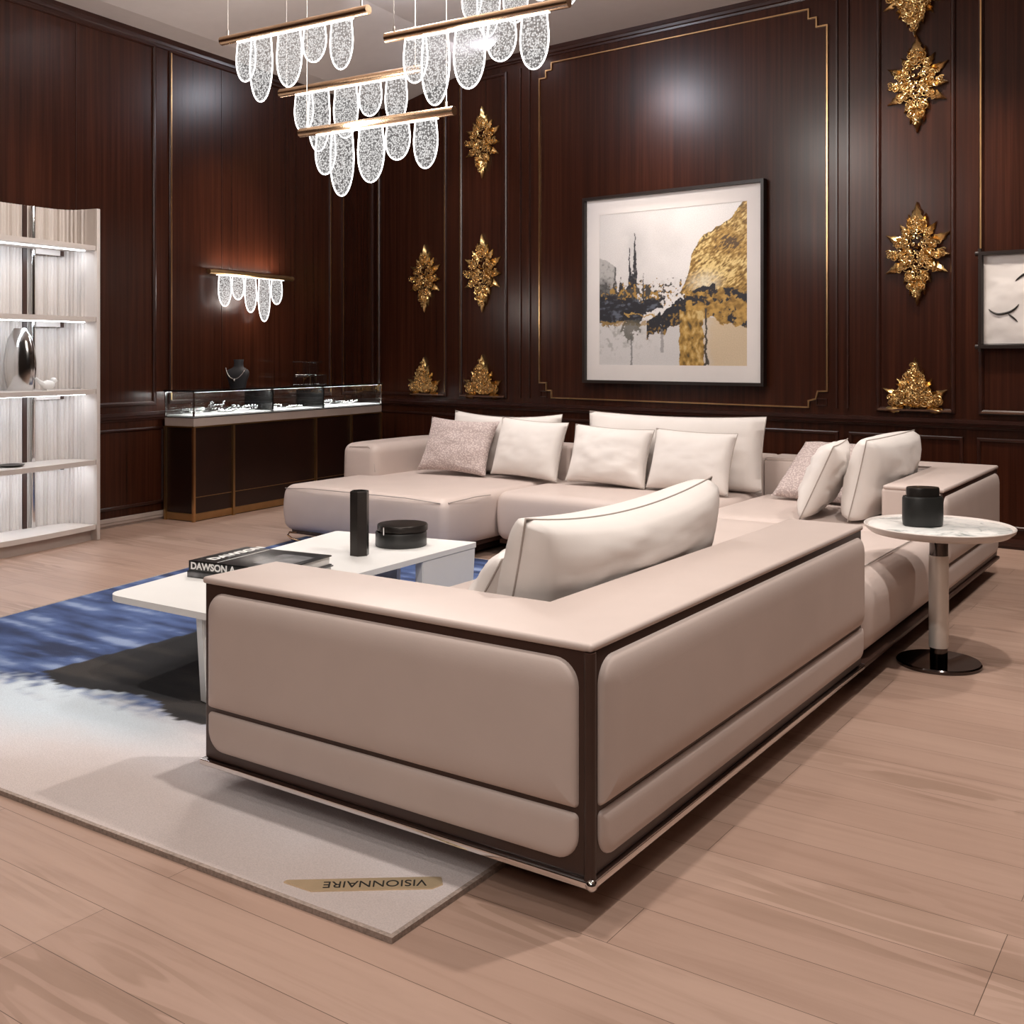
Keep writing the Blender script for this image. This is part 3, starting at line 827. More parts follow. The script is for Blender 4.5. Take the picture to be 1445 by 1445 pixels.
obj('foot', bm, 'bronze', r, 60)

# ------------------------------------------------------------------ cushions
ZC = ZS + .010
yb = Y3 - TH
OBST = []
for o in list(COL.objects):
    if o.type == 'MESH' and o.parent is not None and o.parent.name.startswith('sofa_section') and o.name.split('.')[0] != 'seat':
        OBST.append(BVHTree.FromPolygons([v.co.copy() for v in o.data.vertices], [list(p.vertices) for p in o.data.polygons]))
BK = (0, 1); RT = (1, 0)
make_cushion('large ivory back cushion on the chaise, behind the small plain white pillow', .92, .43, .20, (-4.34, yb - .13, ZC), (R(-10), 0, 0), e=.26, pin=.025, seed=1, wr=.003, drop=.03, push=BK)
make_cushion('widest ivory back cushion leaning under the large painting', 1.24, .46, .21, (-3.04, yb - .14, ZC), (R(-9), 0, 0), e=.26, pin=.025, seed=2, wr=.003, drop=.015, push=BK)
make_cushion('pinkish textured pillow leaning against the chaise arm', .56, .41, .17, (-4.575, 6.04, ZC), (R(-26), R(2), R(6)), m='boucle', pin=.09, seed=3, pipe=None, push=BK)
make_cushion('small plain white pillow next to the textured pillow on the chaise', .56, .40, .18, (-4.01, 5.96, ZC), (R(-17), R(2), R(-4)), pin=.06, seed=4, wr=.003, push=BK)
make_cushion('small white pillow with dented corner, left of the pair under the painting', .56, .38, .19, (-3.37, 5.94, ZC), (R(-19), R(2), R(3)), pin=.06, seed=5, wr=.006, push=BK)
make_cushion('small smooth white pillow, right of the pair under the painting', .56, .38, .18, (-2.81, 5.93, ZC), (R(-18), R(1), R(-4)), pin=.055, seed=6, wr=.003, push=BK)
make_cushion('big ivory back cushion leaning on the far wide arm', .92, .42, .24, (-1.665, 5.83, ZC), (R(-13), 0, R(-90)), e=.27, pin=.025, seed=9, wr=.005, push=RT)
make_cushion('patterned beige pillow lying tilted in the far sofa corner', .50, .48, .16, (-2.06, 5.95, ZC), (R(-52), R(0), R(-12)), m='boucle', pin=.06, seed=7, pipe=None, push=BK)
make_cushion('slim crumpled ivory pillow squeezed before the big cushion on the far arm', .56, .41, .19, (-1.98, 5.60, ZC), (R(-24), 0, R(-80)), pin=.05, seed=8, wr=.009, push=RT, start=-.16)
make_cushion('largest grey-ivory back cushion, leaning inside the near corner section', 1.18, .415, .25, (-1.665, 2.93, ZC), (R(-13), R(0), R(-90)), e=.24, pin=.02, seed=10, wr=.004, drop=.045, n=32, push=RT)
make_cushion('small white pillow half hidden behind the near corner backrest', .50, .30, .15, (-2.0, 2.68, ZC), (R(-30), 0, R(-75)), pin=.06, seed=11, wr=.006, push=RT)

# ------------------------------------------------------------------ rug
RC = [(-1.505, 1.745), (-4.64, 1.66), (-5.30, 5.26), (-1.505, 5.3)]
def rug_at(u, v):
    a = Vector(RC[1]).lerp(Vector(RC[0]), u); b = Vector(RC[2]).lerp(Vector(RC[3]), u); return a.lerp(b, v)
def rug_color(u, v):
    p = rug_at(u, v); x, y = p
    n = fbm(x, y * 1.5, 1.2, 21, 4); n2 = fbm(x * .5, y * 2.2, 4.5, 22, 4); n3 = fbm(x, y, 18, 23, 2)
    beige, pale, ice = (.54, .465, .44), (.62, .57, .57), (.53, .60, .66)
    deep, mid, light, navy = (.022, .040, .115), (.060, .10, .24), (.24, .31, .47), (.010, .014, .034)
    k = y + .62 * max(0, -(x + 2.6)) * .35 + n * .30          # runs from the plain corner into the blue
    c = mix(beige, pale, sm(1.85, 2.15, k)); c = mix(c, ice, sm(2.02, 2.35, k) * sm(-2.5, -3.2, x + n * .5)); c = mix(c, (.42, .42, .47), .6 * sm(.05, .3, n2 + n) * sm(2.1, 2.4, y))
    t = sm(2.50, 2.74, k + n3 * .34 + n2 * .16)
    b = mix(deep, mid, sm(-.25, .15, n2)); b = mix(b, light, sm(.06, .36, n2 + n3 * .25 + n * .2) * .85)
    b = mix(b, navy, sm(.08, .3, -n2 + n * .3) * .6)
    c = mix(c, b, t * sm(-1.9, -2.3, x + n * .3) if y < 3.2 else t)
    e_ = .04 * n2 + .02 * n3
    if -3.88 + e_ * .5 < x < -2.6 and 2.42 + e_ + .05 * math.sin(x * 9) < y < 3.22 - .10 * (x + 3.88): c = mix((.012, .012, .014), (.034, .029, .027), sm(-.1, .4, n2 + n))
    return tuple(max(0, q) for q in c)
rug = thing('rug', 'large area rug fading from beige at its near corner to deep blue', 'rug')
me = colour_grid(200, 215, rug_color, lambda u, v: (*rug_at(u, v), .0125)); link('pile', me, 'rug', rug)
bm = BM(); k = .02
pr = [(-.012, 0), (-.012, .010), (-.004, .0145), (.006, .0135), (.006, 0)]
c0 = [Vector(q) for q in RC]
rings = []
for i in range(4):
    p = c0[i]; d1 = (p - c0[i - 1]).normalized(); d2 = (c0[(i + 1) % 4] - p).normalized()
    n1, n2 = Vector((d1.y, -d1.x)), Vector((d2.y, -d2.x)); m_ = n1 + n2; m_ /= m_.dot(n1)
    rings.append([(p.x - m_.x * o, p.y - m_.y * o, z) for o, z in pr])
sweep(bm, rings, lambda a, b, c: (a, b, c)); obj('binding', bm, 'rugedge', rug, 40)
# sewn-on gold tag across the corner
ta, tb = Vector((-1.825, 1.785)), Vector((-1.560, 1.985)); d = (tb - ta).normalized(); nn = Vector((-d.y, d.x)); hw = .027
poly = [ta - nn * hw + d * .034, tb - nn * hw - d * .020, tb - nn * hw * .3 + d * .004, tb + nn * hw * .9, tb + nn * hw - d * .03, ta + nn * hw - d * .030, ta + nn * hw * .7 - d * .036]
tg = obj('label_tag', prism([tuple(p) for p in poly], .0125, .0160), 'tag', rug, 0)
tg['label'] = 'gold sewn-on tag'
ctr = (ta + tb) / 2 + d * .012; an = math.atan2(d.y, d.x) + PI
text_mesh('lettering', 'VISIONNAIRE', .044, 'ink', tg, Matrix.Translation((ctr.x, ctr.y, .0163)) @ Matrix.Rotation(an, 4, 'Z') @ Matrix.Diagonal((.92, .95, 1, 1)), .0004, 1.0)

# ------------------------------------------------------------------ coffee table and what stands on it
A, B, C, D = (Vector(p) for p in ((-3.545, 2.478), (-3.842, 4.028), (-3.055, 4.164), (-2.985, 2.486)))
tab = thing('coffee_table', 'white low coffee table with broad panel legs standing on the blue rug', 'table')
def rpoly(pts, rs, k=7):
    out = []; N = len(pts)
    for i, (p, r_) in enumerate(zip(pts, rs)):
        d1 = (pts[i - 1] - p).normalized(); d2 = (pts[(i + 1) % N] - p).normalized()
        if r_ < .001: out.append(tuple(p)); continue
        a = p + d1 * r_; b = p + d2 * r_
        for j in range(k + 1):
            t = j / k; q = a * (1 - t) ** 2 + p * 2 * t * (1 - t) + b * t * t; out.append(tuple(q))
    return out
obj('tabletop', prism(rpoly([A, D, C, B], (.07, .01, .012, .02)), .326, .35), 'white', tab, 30)
def leg_panel(p, q, top_in=.0, bot=.07):
    """tapering panel leg from p towards q"""
    d = (q - p).normalized(); n = Vector((-d.y, d.x)) * .022; L = (q - p).length; bm = BM(); v = []
    for z, a, b in ((.001, bot, L - bot * .2), (.328, 0, L)):
        for s in (-1, 1):
            for t in (a, b): v.append(bm.verts.new((*(p + d * t + n * s), z)))
    for f in ((0, 1, 3, 2), (4, 6, 7, 5), (0, 4, 5, 1), (2, 3, 7, 6), (0, 2, 6, 4), (1, 5, 7, 3)): bm.faces.new([v[i] for i in f])
    bmesh.ops.bevel(bm, geom=bm.edges[:], offset=.004, segments=2, affect='EDGES'); bmesh.ops.translate(bm, vec=(0, 0, .0125), verts=[x for x in bm.verts if x.co.z < .02])
    return bm
e = (C - D).normalized()
obj('leg', leg_panel(C + Vector((-.024, -.01)), C + Vector((-.024, -.01)) - e * .42, bot=.03), 'white', tab, 30)
obj('leg', leg_panel(D + Vector((-.08, .03)), D + Vector((-.028, .42)), bot=.02), 'white', tab, 30)
obj('leg', leg_panel(B + Vector((.10, -.06)), B + Vector((.42, -.005)), bot=.03), 'white', tab, 30)

bm = BM()
add_lathe(bm, [(.0, 0), (.044, 0), (.044, .285), (.040, .289), (.036, .289), (.034, .26), (0, .26)], 6, (-3.294, 3.60, .3502))
tag(obj('vase', bm, 'vase', None, 20), 'tall dark hexagonal vase standing on the white coffee table', 'vase')
bx = thing('lidded_box', 'round low black lidded box next to the hexagonal vase', 'box', (-3.305, 3.90, .3502))
obj('body', lathe([(0, 0), (.118, 0), (.121, .004), (.121, .062), (.119, .066), (.112, .066), (.112, .01), (0, .01)], 48), 'black', bx, 40)
obj('lid', lathe([(0, .062), (.108, .062), (.108, .072), (.119, .074), (.119, .096), (.116, .101), (.09, .103), (0, .100)], 48, (.004, .006, 0)), 'vase', bx, 40)
obj('lid_tab', box2(-.005, .001, -.122, -.112, .062, .098), 'chrome', bx, 0)

def book(name, label, loc, rz, w, d, h, cover='cover'):
    b = thing(name, label, 'book', loc, rz, 'books on the coffee table')
    bm = BM(); t = .006
    add_box(bm, (0, 0, t / 2), (w, d, t), None, .0012); add_box(bm, (0, 0, h - t / 2), (w, d, t), None, .0012); add_box(bm, (0, -d / 2 + t / 2, h / 2), (w, t, h), None, .0012)
    obj('cover', bm, cover, b, 30)
    obj('pages', box2(-w / 2 + .008, w / 2 - .008, -d / 2 + t, d / 2 - .006, t, h - t), 'page', b, 0)
    return b
# spine of the books faces the near end of the table
yb_ = R(8)
lower = book('book', 'grey-edged lower book under the black fashion book', (-3.34, 3.06, .3502), yb_, .46, .36, .026, 'photo')
up = book('book', 'black cover book with white spine lettering on top of the pile', (-3.335, 3.055, .3765), yb_, .45, .35, .042)
text_mesh('spine_lettering', 'DAWSON A', .040, 'letter', up, Matrix.Translation((-.10, -.1755, .021)) @ Matrix.Rotation(PI / 2, 4, 'X') @ Matrix.Diagonal((1.05, .95, 1, 1)), .0003, 1, .0014)
text_mesh('cover_lettering', 'DAWSON', .075, 'letter', up, Matrix.Translation((-.155, .035, .0423)) @ Matrix.Rotation(PI / 2, 4, 'Z') @ Matrix.Diagonal((.95, .8, 1, 1)), .0003, 1, .003)
ph_ = obj('cover_photo', box2(.04, .20, -.10, .10, .0418, .0424), 'photo', up, 0); ph_['label'] = 'grey printed photograph'
obj('cover_line', box2(-.09, -.086, -.16, .16, .0418, .0424), 'letter', up, 0)
bm = BM(); add_box(bm, (0, 0, .009), (.10, .045, .014), None, .005, 3)
o = obj('remote_control', bm, 'black', None, 40); o.location = (-3.06, 3.14, .3485); o.rotation_euler = (0, 0, R(20))
tag(o, 'small dark remote control lying beside the book pile', 'remote')

# ------------------------------------------------------------------ side table
st = thing('side_table', 'round side table with dished marble top on a single steel column', 'table', (-1.035, 4.56, 0))
obj('base', lathe([(0, 0), (.160, 0), (.163, .004), (.163, .012), (.158, .017), (.04, .020), (0, .020)], 64), 'blackchrome', st, 40)
obj('lower_sleeve', lathe([(0, .018), (.034, .018), (.034, .07), (0, .07)], 32), 'blackchrome', st, 40)
obj('column', lathe([(0, .07), (.038, .07), (.038, .44), (0, .44)], 32), 'steel', st, 40)
obj('upper_sleeve', lathe([(0, .436), (.036, .436), (.036, .527), (0, .527)], 32), 'blackchrome', st, 40)
obj('rim_tray', lathe([(0, .522), (.20, .522), (.262, .530), (.284, .548), (.288, .560), (.284, .563), (.278, .559), (.272, .552), (0, .552)], 72), 'shelfpaint', st, 50)
obj('marble_top', lathe([(0, .5525), (.271, .5525), (.271, .556), (.268, .5575), (0, .5575)], 72), 'marble', st, 40)
jar = thing('candle_jar', 'oval black ceramic jar with a lid on the marble side table', 'jar', (-1.09, 4.53, .5577), R(34))
obj('body', lathe([(0, 0), (.072, 0), (.079, .005), (.081, .03), (.081, .112), (.077, .120), (.070, .120), (.068, .10), (0, .10)], 48, (0, 0, 0), 1, .72), 'black', jar, 40)
obj('lid', lathe([(0, .104), (.064, .104), (.066, .150), (.063, .156), (.040, .154), (0, .153)], 48, (0, 0, 0), 1, .72), 'vase', jar, 40)

# ------------------------------------------------------------------ jewellery showcase
F = Vector((-6.516, 5.271, 0)) + nA * .035; yS = math.atan2(.99506, -.09932)
sc = thing('jewellery_showcase', 'long jewellery showcase of dark wood with lit glass top standing along the panelled wall', 'showcase', F, yS)
LW, DP = 2.385, .300
obj('body', box2(.012, LW - .012, .010, DP - .01, .055, .705), 'showwood', sc, 0)
obj('toe_line', box2(.03, LW - .03, .006, .011, .178, .183), 'brass', sc, 0)
obj('plinth_band', box2(.004, LW - .004, .004, DP - .004, .006, .06, .002), 'brass', sc, 0)
obj('shadow_gap', box2(.02, LW - .02, .02, DP - .02, 0, .008), 'black', sc, 0)
obj('top_band', box2(0, LW, 0, DP, .71, .776, .003), 'greige', sc, 0)
obj('gold_bead', box2(-.001, LW + .001, -.001, DP + .001, .70, .711), 'brass', sc, 0)
for x, y in ((.004, DP - .006), (.004, .004), (.417, .0), (1.418, .0), (1.921, .0), (LW - .004, .004)):
    obj('post', box2(x - .011, x + .011, y - .009, y + .009, .0, .705), 'brass' if y != .004 else 'brassline', sc, 0)
tr = obj('display_tray', box2(.012, LW - .012, .012, DP - .012, .774, .792, .002), 'tray', sc, 0)
obj('tray_edge', box2(-.002, LW + .002, -.002, DP + .002, .774, .780), 'blackgloss', sc, 0)
for nm, b in (('front', (.004, LW - .004, .004, .009, .784, .965)), ('back', (.004, LW - .004, DP - .009, DP - .004, .784, .965)), ('end', (.004, .009, .009, DP - .009, .784, .965)), ('end', (LW - .009, LW - .004, .009, DP - .009, .784, .965))):
    obj('glass_pane', box2(*b), 'glass', sc, 0)
for x in (.874, 1.528): obj('divider', box2(x - .007, x + .007, 0, DP, .784, .966), 'blackgloss', sc, 0)
for x, y in ((.004, .004), (.004, DP - .004), (LW - .004, .004), (LW - .004, DP - .004)):
    obj('corner_edge', box2(x - .005, x + .005, y - .005, y + .005, .784, .966), 'chrome', sc, 0)
bm = BM()
add_box(bm, (LW / 2, .003, .962), (LW, .008, .006)); add_box(bm, (.003, DP / 2, .962), (.008, DP, .006))
obj('top_edge', bm, 'chrome', sc, 0)
obj('top_panel', box2(-.008, LW + .008, -.008, DP + .008, .966, .982, .002), 'blackgloss', sc, 0)
obj('light_strip', box2(.03, LW - .03, .020, .032, .958, .965), 'led', sc, 0)

def bead_chain(n, r, a, b, lump, seed):
    rd_ = random.Random(seed); bm = BM()
    for i in range(n):
        t = 2 * PI * i / n; w = 1 + .16 * math.sin(3 * t + seed) + rd_.uniform(-.05, .05)
        add_sphere(bm, (a * math.cos(t) * w, b * math.sin(t) * w, r + max(0, lump * (.5 + .5 * math.sin(2 * t + seed)))), r * rd_.uniform(.75, 1.2), 6)
        if i % 2 == 0: add_sphere(bm, (a * .72 * math.cos(t) * w, b * .72 * math.sin(t) * w, r * 1.3 + lump * .6), r * rd_.uniform(.6, 1.1), 6)
    add_tube(bm, [(a * .88 * math.cos(t), b * .88 * math.sin(t), r) for t in (2 * PI * k / 20 for k in range(20))], r * .9, 6, True)
    return bm
def on_case(x, y, z): return F + Vector((math.cos(yS) * x - math.sin(yS) * y, math.sin(yS) * x + math.cos(yS) * y, z))
JG = 'silver jewellery pieces on the lit showcase tray'
spots = [(.16, .17, .085, .06, .03, 'heaped silver bracelet lying nearest the near end of the glass case'), (.42, .075, .09, .035, .012, 'thin flat silver necklace just behind the near corner of the glass case'),
         (.44, .19, .05, .05, .075, 'upright silver cuff standing in the first glass bay'), (.69, .16, .12, .07, .035, 'broad heaped silver necklace before the first glass divider'),
         (1.06, .20, .13, .05, .03, 'heaped silver chain in the middle glass bay'), (1.24, .08, .11, .03, .006, 'flat silver plate chain at the front of the middle glass bay'),
         (1.72, .19, .12, .055, .035, 'silver chain heap right after the second glass divider'), (2.06, .16, .13, .055, .02, 'long silver chain near the far end of the glass case')]
for i, (x, y, a, b, lump, lb) in enumerate(spots):
    o = obj('silver_necklace' if 'cuff' not in lb and 'bracelet' not in lb else 'silver_bracelet', bead_chain(26 if a > .09 else 20, .010, a, b, lump, i + 1), 'silver', None, 80)
    o.location = on_case(x, y, .7965); o.rotation_euler = (0, 0, yS + .2 * (i % 3 - 1)); tag(o, lb, 'jewellery', JG)

# necklace bust and crystal stand on the showcase
bu = on_case(.65, .17, .9822)
bm = BM(); rings = []
for z, wx, wy, oy in ((0, .066, .040, 0), (.02, .070, .042, 0), (.06, .082, .045, -.004), (.10, .098, .047, -.006), (.125, .100, .044, -.004), (.145, .085, .038, .002), (.158, .052, .032, .008), (.17, .040, .029, .01), (.20, .037, .028, .012), (.222, .042, .030, .012), (.226, .040, .029, .012)):
    rings.append([bm.verts.new((wx * math.copysign(abs(math.cos(t)) ** .8, math.cos(t)), oy + wy * math.sin(t), z)) for t in (2 * PI * k / 28 for k in range(28))])
for A_, B_ in zip(rings, rings[1:]):
    for k in range(28): bm.faces.new((A_[k], A_[(k + 1) % 28], B_[(k + 1) % 28], B_[k]))
bm.faces.new(rings[0][::-1]); bm.faces.new(rings[-1])
o = obj('display_bust', bm, 'grey', None, 50); o.location = bu; o.rotation_euler = (0, 0, R(20)); tag(o, 'charcoal necklace display bust standing on the showcase', 'display bust')
bm = BM(); pts = []
for i in range(31):
    t = -1 + 2 * i / 30
    z = .155 - .085 * (1 - t * t) ** .9; x = .098 * t * (1 - .12 * abs(t)); y = -.058 - .004 * (1 - abs(t)) + .02 * abs(t) ** 3
    pts.append((x, y, z))
for p in pts: add_sphere(bm, p, .0062, 6)
add_tube(bm, pts, .0045, 6)
add_sphere(bm, (0, -.066, .060), .012, 8, (1, .6, 1.4))
o = obj('silver_necklace', bm, 'silver', None, 80); o.location = bu; o.rotation_euler = (0, 0, R(20)); tag(o, 'silver necklace hanging on the charcoal display bust', 'jewellery')

cs = thing('crystal_stand', 'clear stepped display stand on the far half of the showcase', 'display stand', on_case(1.54, .17, .9822), yS)
obj('riser', box2(-.15, .0, -.06, .06, 0, .075, .003), 'glass2', cs, 0); obj('riser', box2(.02, .17, -.06, .06, 0, .088, .003), 'glass2', cs, 0)
obj('column', box2(-.045, .06, -.04, .04, .088, .195, .004), 'glass2', cs, 0); obj('top_plate', box2(-.16, .11, -.06, .06, .196, .206, .002), 'glass2', cs, 0)
bm = BM()
for k in range(18): add_sphere(bm, (.055 * math.cos(k * .349), .04 * math.sin(k * .349), .010), .0085, 6)
o = obj('silver_bracelet', bm, 'silver', None, 80); o.location = on_case(1.428, .17, 1.060); tag(o, 'small silver bracelet resting on the clear display stand', 'jewellery')

# ------------------------------------------------------------------ pearl shelf unit
O = Vector((-6.406, 4.40, 0)); yH = math.atan2(mA.y, mA.x)      # local x runs along the wall away from the showcase, local -Y is the wall side
SW = 1.36
sh = thing('display_shelf', 'tall pearl-white curved display shelf with lit boards at the left edge of the picture', 'shelf', O, yH)
half = [(0, 0), (.004, -.05), (.008, -.10), (.016, -.16), (.032, -.215), (.065, -.262), (.12, -.290), (.20, -.302), (.30, -.308), (.45, -.312), (SW / 2, -.313)]
half = [(x, y * .88) for x, y in half]
prof = half + [(SW - x, y) for x, y in half[-2::-1]]
def along(prof, step):
    out = []; acc = 0
    for (a, b), (c, d_) in zip(prof, prof[1:]):
        L = math.hypot(c - a, d_ - b); k = max(1, int(L / step))
        for i in range(k): out.append((a + (c - a) * i / k, b + (d_ - b) * i / k))
    out.append(prof[-1]); return out
pp = along(prof, .0050)
bm = BM(); lo = []; 
for i, (x, y) in enumerate(pp):
    a = pp[max(0, i - 1)]; b = pp[min(len(pp) - 1, i + 1)]
    d_ = Vector((b[0] - a[0], b[1] - a[1])).normalized(); n_ = Vector((-d_.y, d_.x))
    if n_.y < 0 and abs(n_.y) > .5: n_ = -n_
    edge = min(1, max(0, (-y - .085) / .02))
    f_ = (.0135 + .006 * math.sin(i * .37) ) * (abs(math.sin(i * PI / 5 + .5 * math.sin(i * .11))) - .5) * edge
    q = Vector((x, y)) + Vector((d_.y, -d_.x)) * -f_ ; w_ = Vector((x, y)) + Vector((d_.y, -d_.x)) * .022
    lo.append([bm.verts.new((q.x, q.y, .0)), bm.verts.new((q.x, q.y, 2.23)), bm.verts.new((w_.x, w_.y, 2.23)), bm.verts.new((w_.x, w_.y, .0))])
for A_, B_ in zip(lo, lo[1:]):
    for k in range(4): bm.faces.new((A_[k], B_[k], B_[(k + 1) % 4], A_[(k + 1) % 4]))
bm.faces.new(lo[0]); bm.faces.new(lo[-1][::-1])
obj('fluted_back', bm, 'shelfpaint', sh, 60)
for x in (-.012, SW + .012): obj('post', box2(x - .014, x + .014, -.03, .012, 0, 2.23, .004), 'shelfpaint', sh, 30)
inner = [(x, y + .004) for x, y in half[1:]] + [(SW - x, y + .004) for x, y in half[-2:0:-1]]
inner = [(max(.006, min(SW - .006, x + (.004 if x < SW / 2 else -.004))), y) for x, y in inner]
front = [(SW - .006 - (SW - .012) * k / 14, .004 + .055 * math.sin(PI * k / 14)) for k in range(15)]
for i, z in enumerate((1.98, 1.50, 1.016, .54, .105)):
    bm = prism(inner + front, z - .032, z); 
    s_ = obj('shelf_board', bm, 'shelfpaint', sh, 30)
    if i < 4 or True:
        if z > .2: obj('light_strip', box2(.05, SW - .05, -.062, -.048, z - .038, z - .031), 'led', s_, 0)
obj('plinth', prism([(x, y) for x, y in inner] + [(SW - .06 - (SW - .12) * k / 14, -.02 + .05 * math.sin(PI * k / 14)) for k in range(15)], 0, .075), 'greige', sh, 30)
bm = BM(); add_tube(bm, [(.30, -.245, .06), (.30, -.245, 2.225)], .016, 16); obj('centre_pole', bm, 'chrome', sh, 60)
obj('pole_backing', box2(.335, .365, -.268, -.258, .06, 2.228), 'strap', sh, 0)
for z in (1.98, 1.50, 1.016, .54):
    bm = BM(); add_box(bm, (.20, -.225, z - .050), (.20, .02, .034)); bk = obj('bracket', bm, 'shelfpaint', sh, 0)
    obj('bracket_end', box2(.085, .112, -.240, -.212, z - .068, z - .033), 'strap', bk, 0)
def on_shelf(x, y, z): return O + Vector((math.cos(yH) * x - math.sin(yH) * y, math.sin(yH) * x + math.cos(yH) * y, z))
bm = BM(); rings = []
for i in range(15):
    t = i / 14; z = .40 * t; w_ = (.030 + .075 * math.sin(PI * min(1, t * .55 + .28)) ** 1.5) * (1 if t < .86 else 1 - (t - .86) * 2.2); tw = .5 * t
    rings.append([bm.verts.new((w_ * math.cos(a + tw), w_ * .42 * math.sin(a + tw), z)) for a in (2 * PI * k / 24 for k in range(24))])
for A_, B_ in zip(rings, rings[1:]):
    for k in range(24): bm.faces.new((A_[k], A_[(k + 1) % 24], B_[(k + 1) % 24], B_[k]))
bm.faces.new(rings[0][::-1]); bm.faces.new(rings[-1])
o = obj('vase', bm, 'silver', None, 60); o.location = on_shelf(.48, -.135, 1.0165); o.rotation_euler = (0, 0, .6); tag(o, 'tall mirrored silver vase on the third lit shelf board', 'vase')
bm = BM()
add_sphere(bm, (0, 0, .035), .035, 16, (1.7, .9, .9)); add_sphere(bm, (-.055, 0, .062), .021, 12, (1.1, .9, 1)); add_tube(bm, [(-.07, 0, .062), (-.098, 0, .058)], .007, 8, False, lambda t: 1 - .85 * t)
add_tube(bm, [(.04, 0, .038), (.075, 0, .058), (.105, 0, .082)], .018, 10, False, lambda t: 1 - .6 * t)
add_box(bm, (0, 0, .004), (.06, .04, .008))
bmesh.ops.remove_doubles(bm, verts=bm.verts[:], dist=.0001)
o = obj('bird_figurine', bm, 'white', None, 60); o.location = on_shelf(.34, -.05, 1.0165); o.rotation_euler = (0, 0, yH + .2); tag(o, 'small white bird figurine in front of the mirrored vase', 'figurine')
bm = BM(); add_lathe(bm, [(0, 0), (.05, 0), (.075, .008), (.080, .014), (.074, .013), (.05, .006), (0, .005)], 32)
o = obj('tray', bm, 'vase', None, 50); o.location = on_shelf(.57, -.10, .5405); tag(o, 'small dark round dish on the fourth lit shelf board', 'dish')

# ------------------------------------------------------------------ lamps with glowing petals
def petal_outline(w, L, n=16):
    out = []
    def hw(t):
        return w / 2 * (.86 + .14 * min(1, t / .4)) * (1 - max(0, (t - .38) / .62) ** 2.3) ** .5
    ts = [i / n for i in range(n + 1)]; ts = [1 - (1 - t) ** 1.6 for t in ts]
    for t in ts: out.append((hw(t), -L * t))
    for t in ts[-2::-1]: out.append((-hw(t), -L * t))
    return out
def add_petal(parent, x, y, z, w, L, tilt=0):
    out = petal_outline(w, L); bm = BM()
    f_ = [bm.verts.new((x + a, y - .004, z + b)) for a, b in out]; bk = [bm.verts.new((x + a, y + .004, z + b)) for a, b in out]
    n = len(out)
    for i in range(n // 2):
        j = n - 1 - i
        if j - i > 1:
            bm.faces.new((f_[i], f_[i + 1], f_[j - 1], f_[j]) if i + 1 != j - 1 else (f_[i], f_[i + 1], f_[j]))
    p = obj('glass_petal', bm, 'petal', parent, 0)
    bm = BM(); add_tube(bm, [(x + a, y, z + b) for a, b in out], .0042, 6)
    obj('glowing_rim', bm, 'rim', p, 60)
    return p
PET = ((.165, .155, .235), (.30, .175, .375), (.475, .19, .31), (.66, .17, .205), (.82, .16, .265))
def pendant(label, loc, rz, L=1.1, ceil=HC):
    r_ = thing('pendant_lamp', label, 'pendant lamp', loc, rz, 'pendant lamps with glowing glass petals')
    bm = BM(); add_tube(bm, [(0, 0, 0), (L, 0, 0)], .026, 20); obj('bar', bm, 'bronze', r_, 60)
    obj('light_strip', box2(.12 * L, .90 * L, -.012, .012, -.030, -.024), 'rim', r_, 0)
    for i, (t, w, l) in enumerate(PET): add_petal(r_, t * L, (.014, -.014, .01, -.008, .012)[i], -.022, w, l)
    for x in (.05, L - .05):
        bm = BM(); add_tube(bm, [(x, 0, .02), (x, 0, ceil - loc[2])], .0022, 6); add_tube(bm, [(x, 0, .02), (x, 0, .055)], .006, 8); obj('cable', bm, 'steel', r_, 60)
    return r_
pl = [((-4.951, 4.232, 3.078), 'uppermost left pendant lamp, its bronze bar alone against the ceiling'), ((-3.758, 4.314, 2.918), 'pendant lamp with the bronze bar nearest the large painting'),
      ((-4.995, 4.736, 2.880), 'third pendant lamp down, its bar partly behind other petals'), ((-4.597, 4.516, 2.549), 'lowest pendant lamp, hanging over the coffee table and chaise'),
      ((-4.392, 5.661, 3.70), 'pendant lamp whose bar is out of sight at the top edge, only petals showing')]
p0 = pendant(pl[0][1], pl[0][0], R(2.5))
for loc, lb in pl[1:]:
    pr_ = pendant(lb, loc, R(2.5))
# wall sconce
yA = math.atan2(-mA.y, -mA.x)
S0 = PA(2.352, 1.905, .09)
sn = thing('wall_sconce', 'brass wall sconce with five glowing glass petals above the showcase', 'wall lamp', S0, yA)
LS = 1.0
bm = BM(); add_tube(bm, [(0, 0, 0), (LS, 0, 0)], .020, 16); obj('bar', bm, 'brass', sn, 60)
obj('wall_plate', box2(.06, LS - .02, .012, .088, .008, .024, .003), 'brass', sn, 0)
obj('light_strip', box2(.09, LS - .12, -.010, .010, -.024, -.019), 'rim', sn, 0)
for x, w, l in ((.175, .145, .25), (.325, .14, .19), (.475, .14, .29), (.64, .145, .36), (.795, .14, .21)): add_petal(sn, x, 0, -.018, w, l)

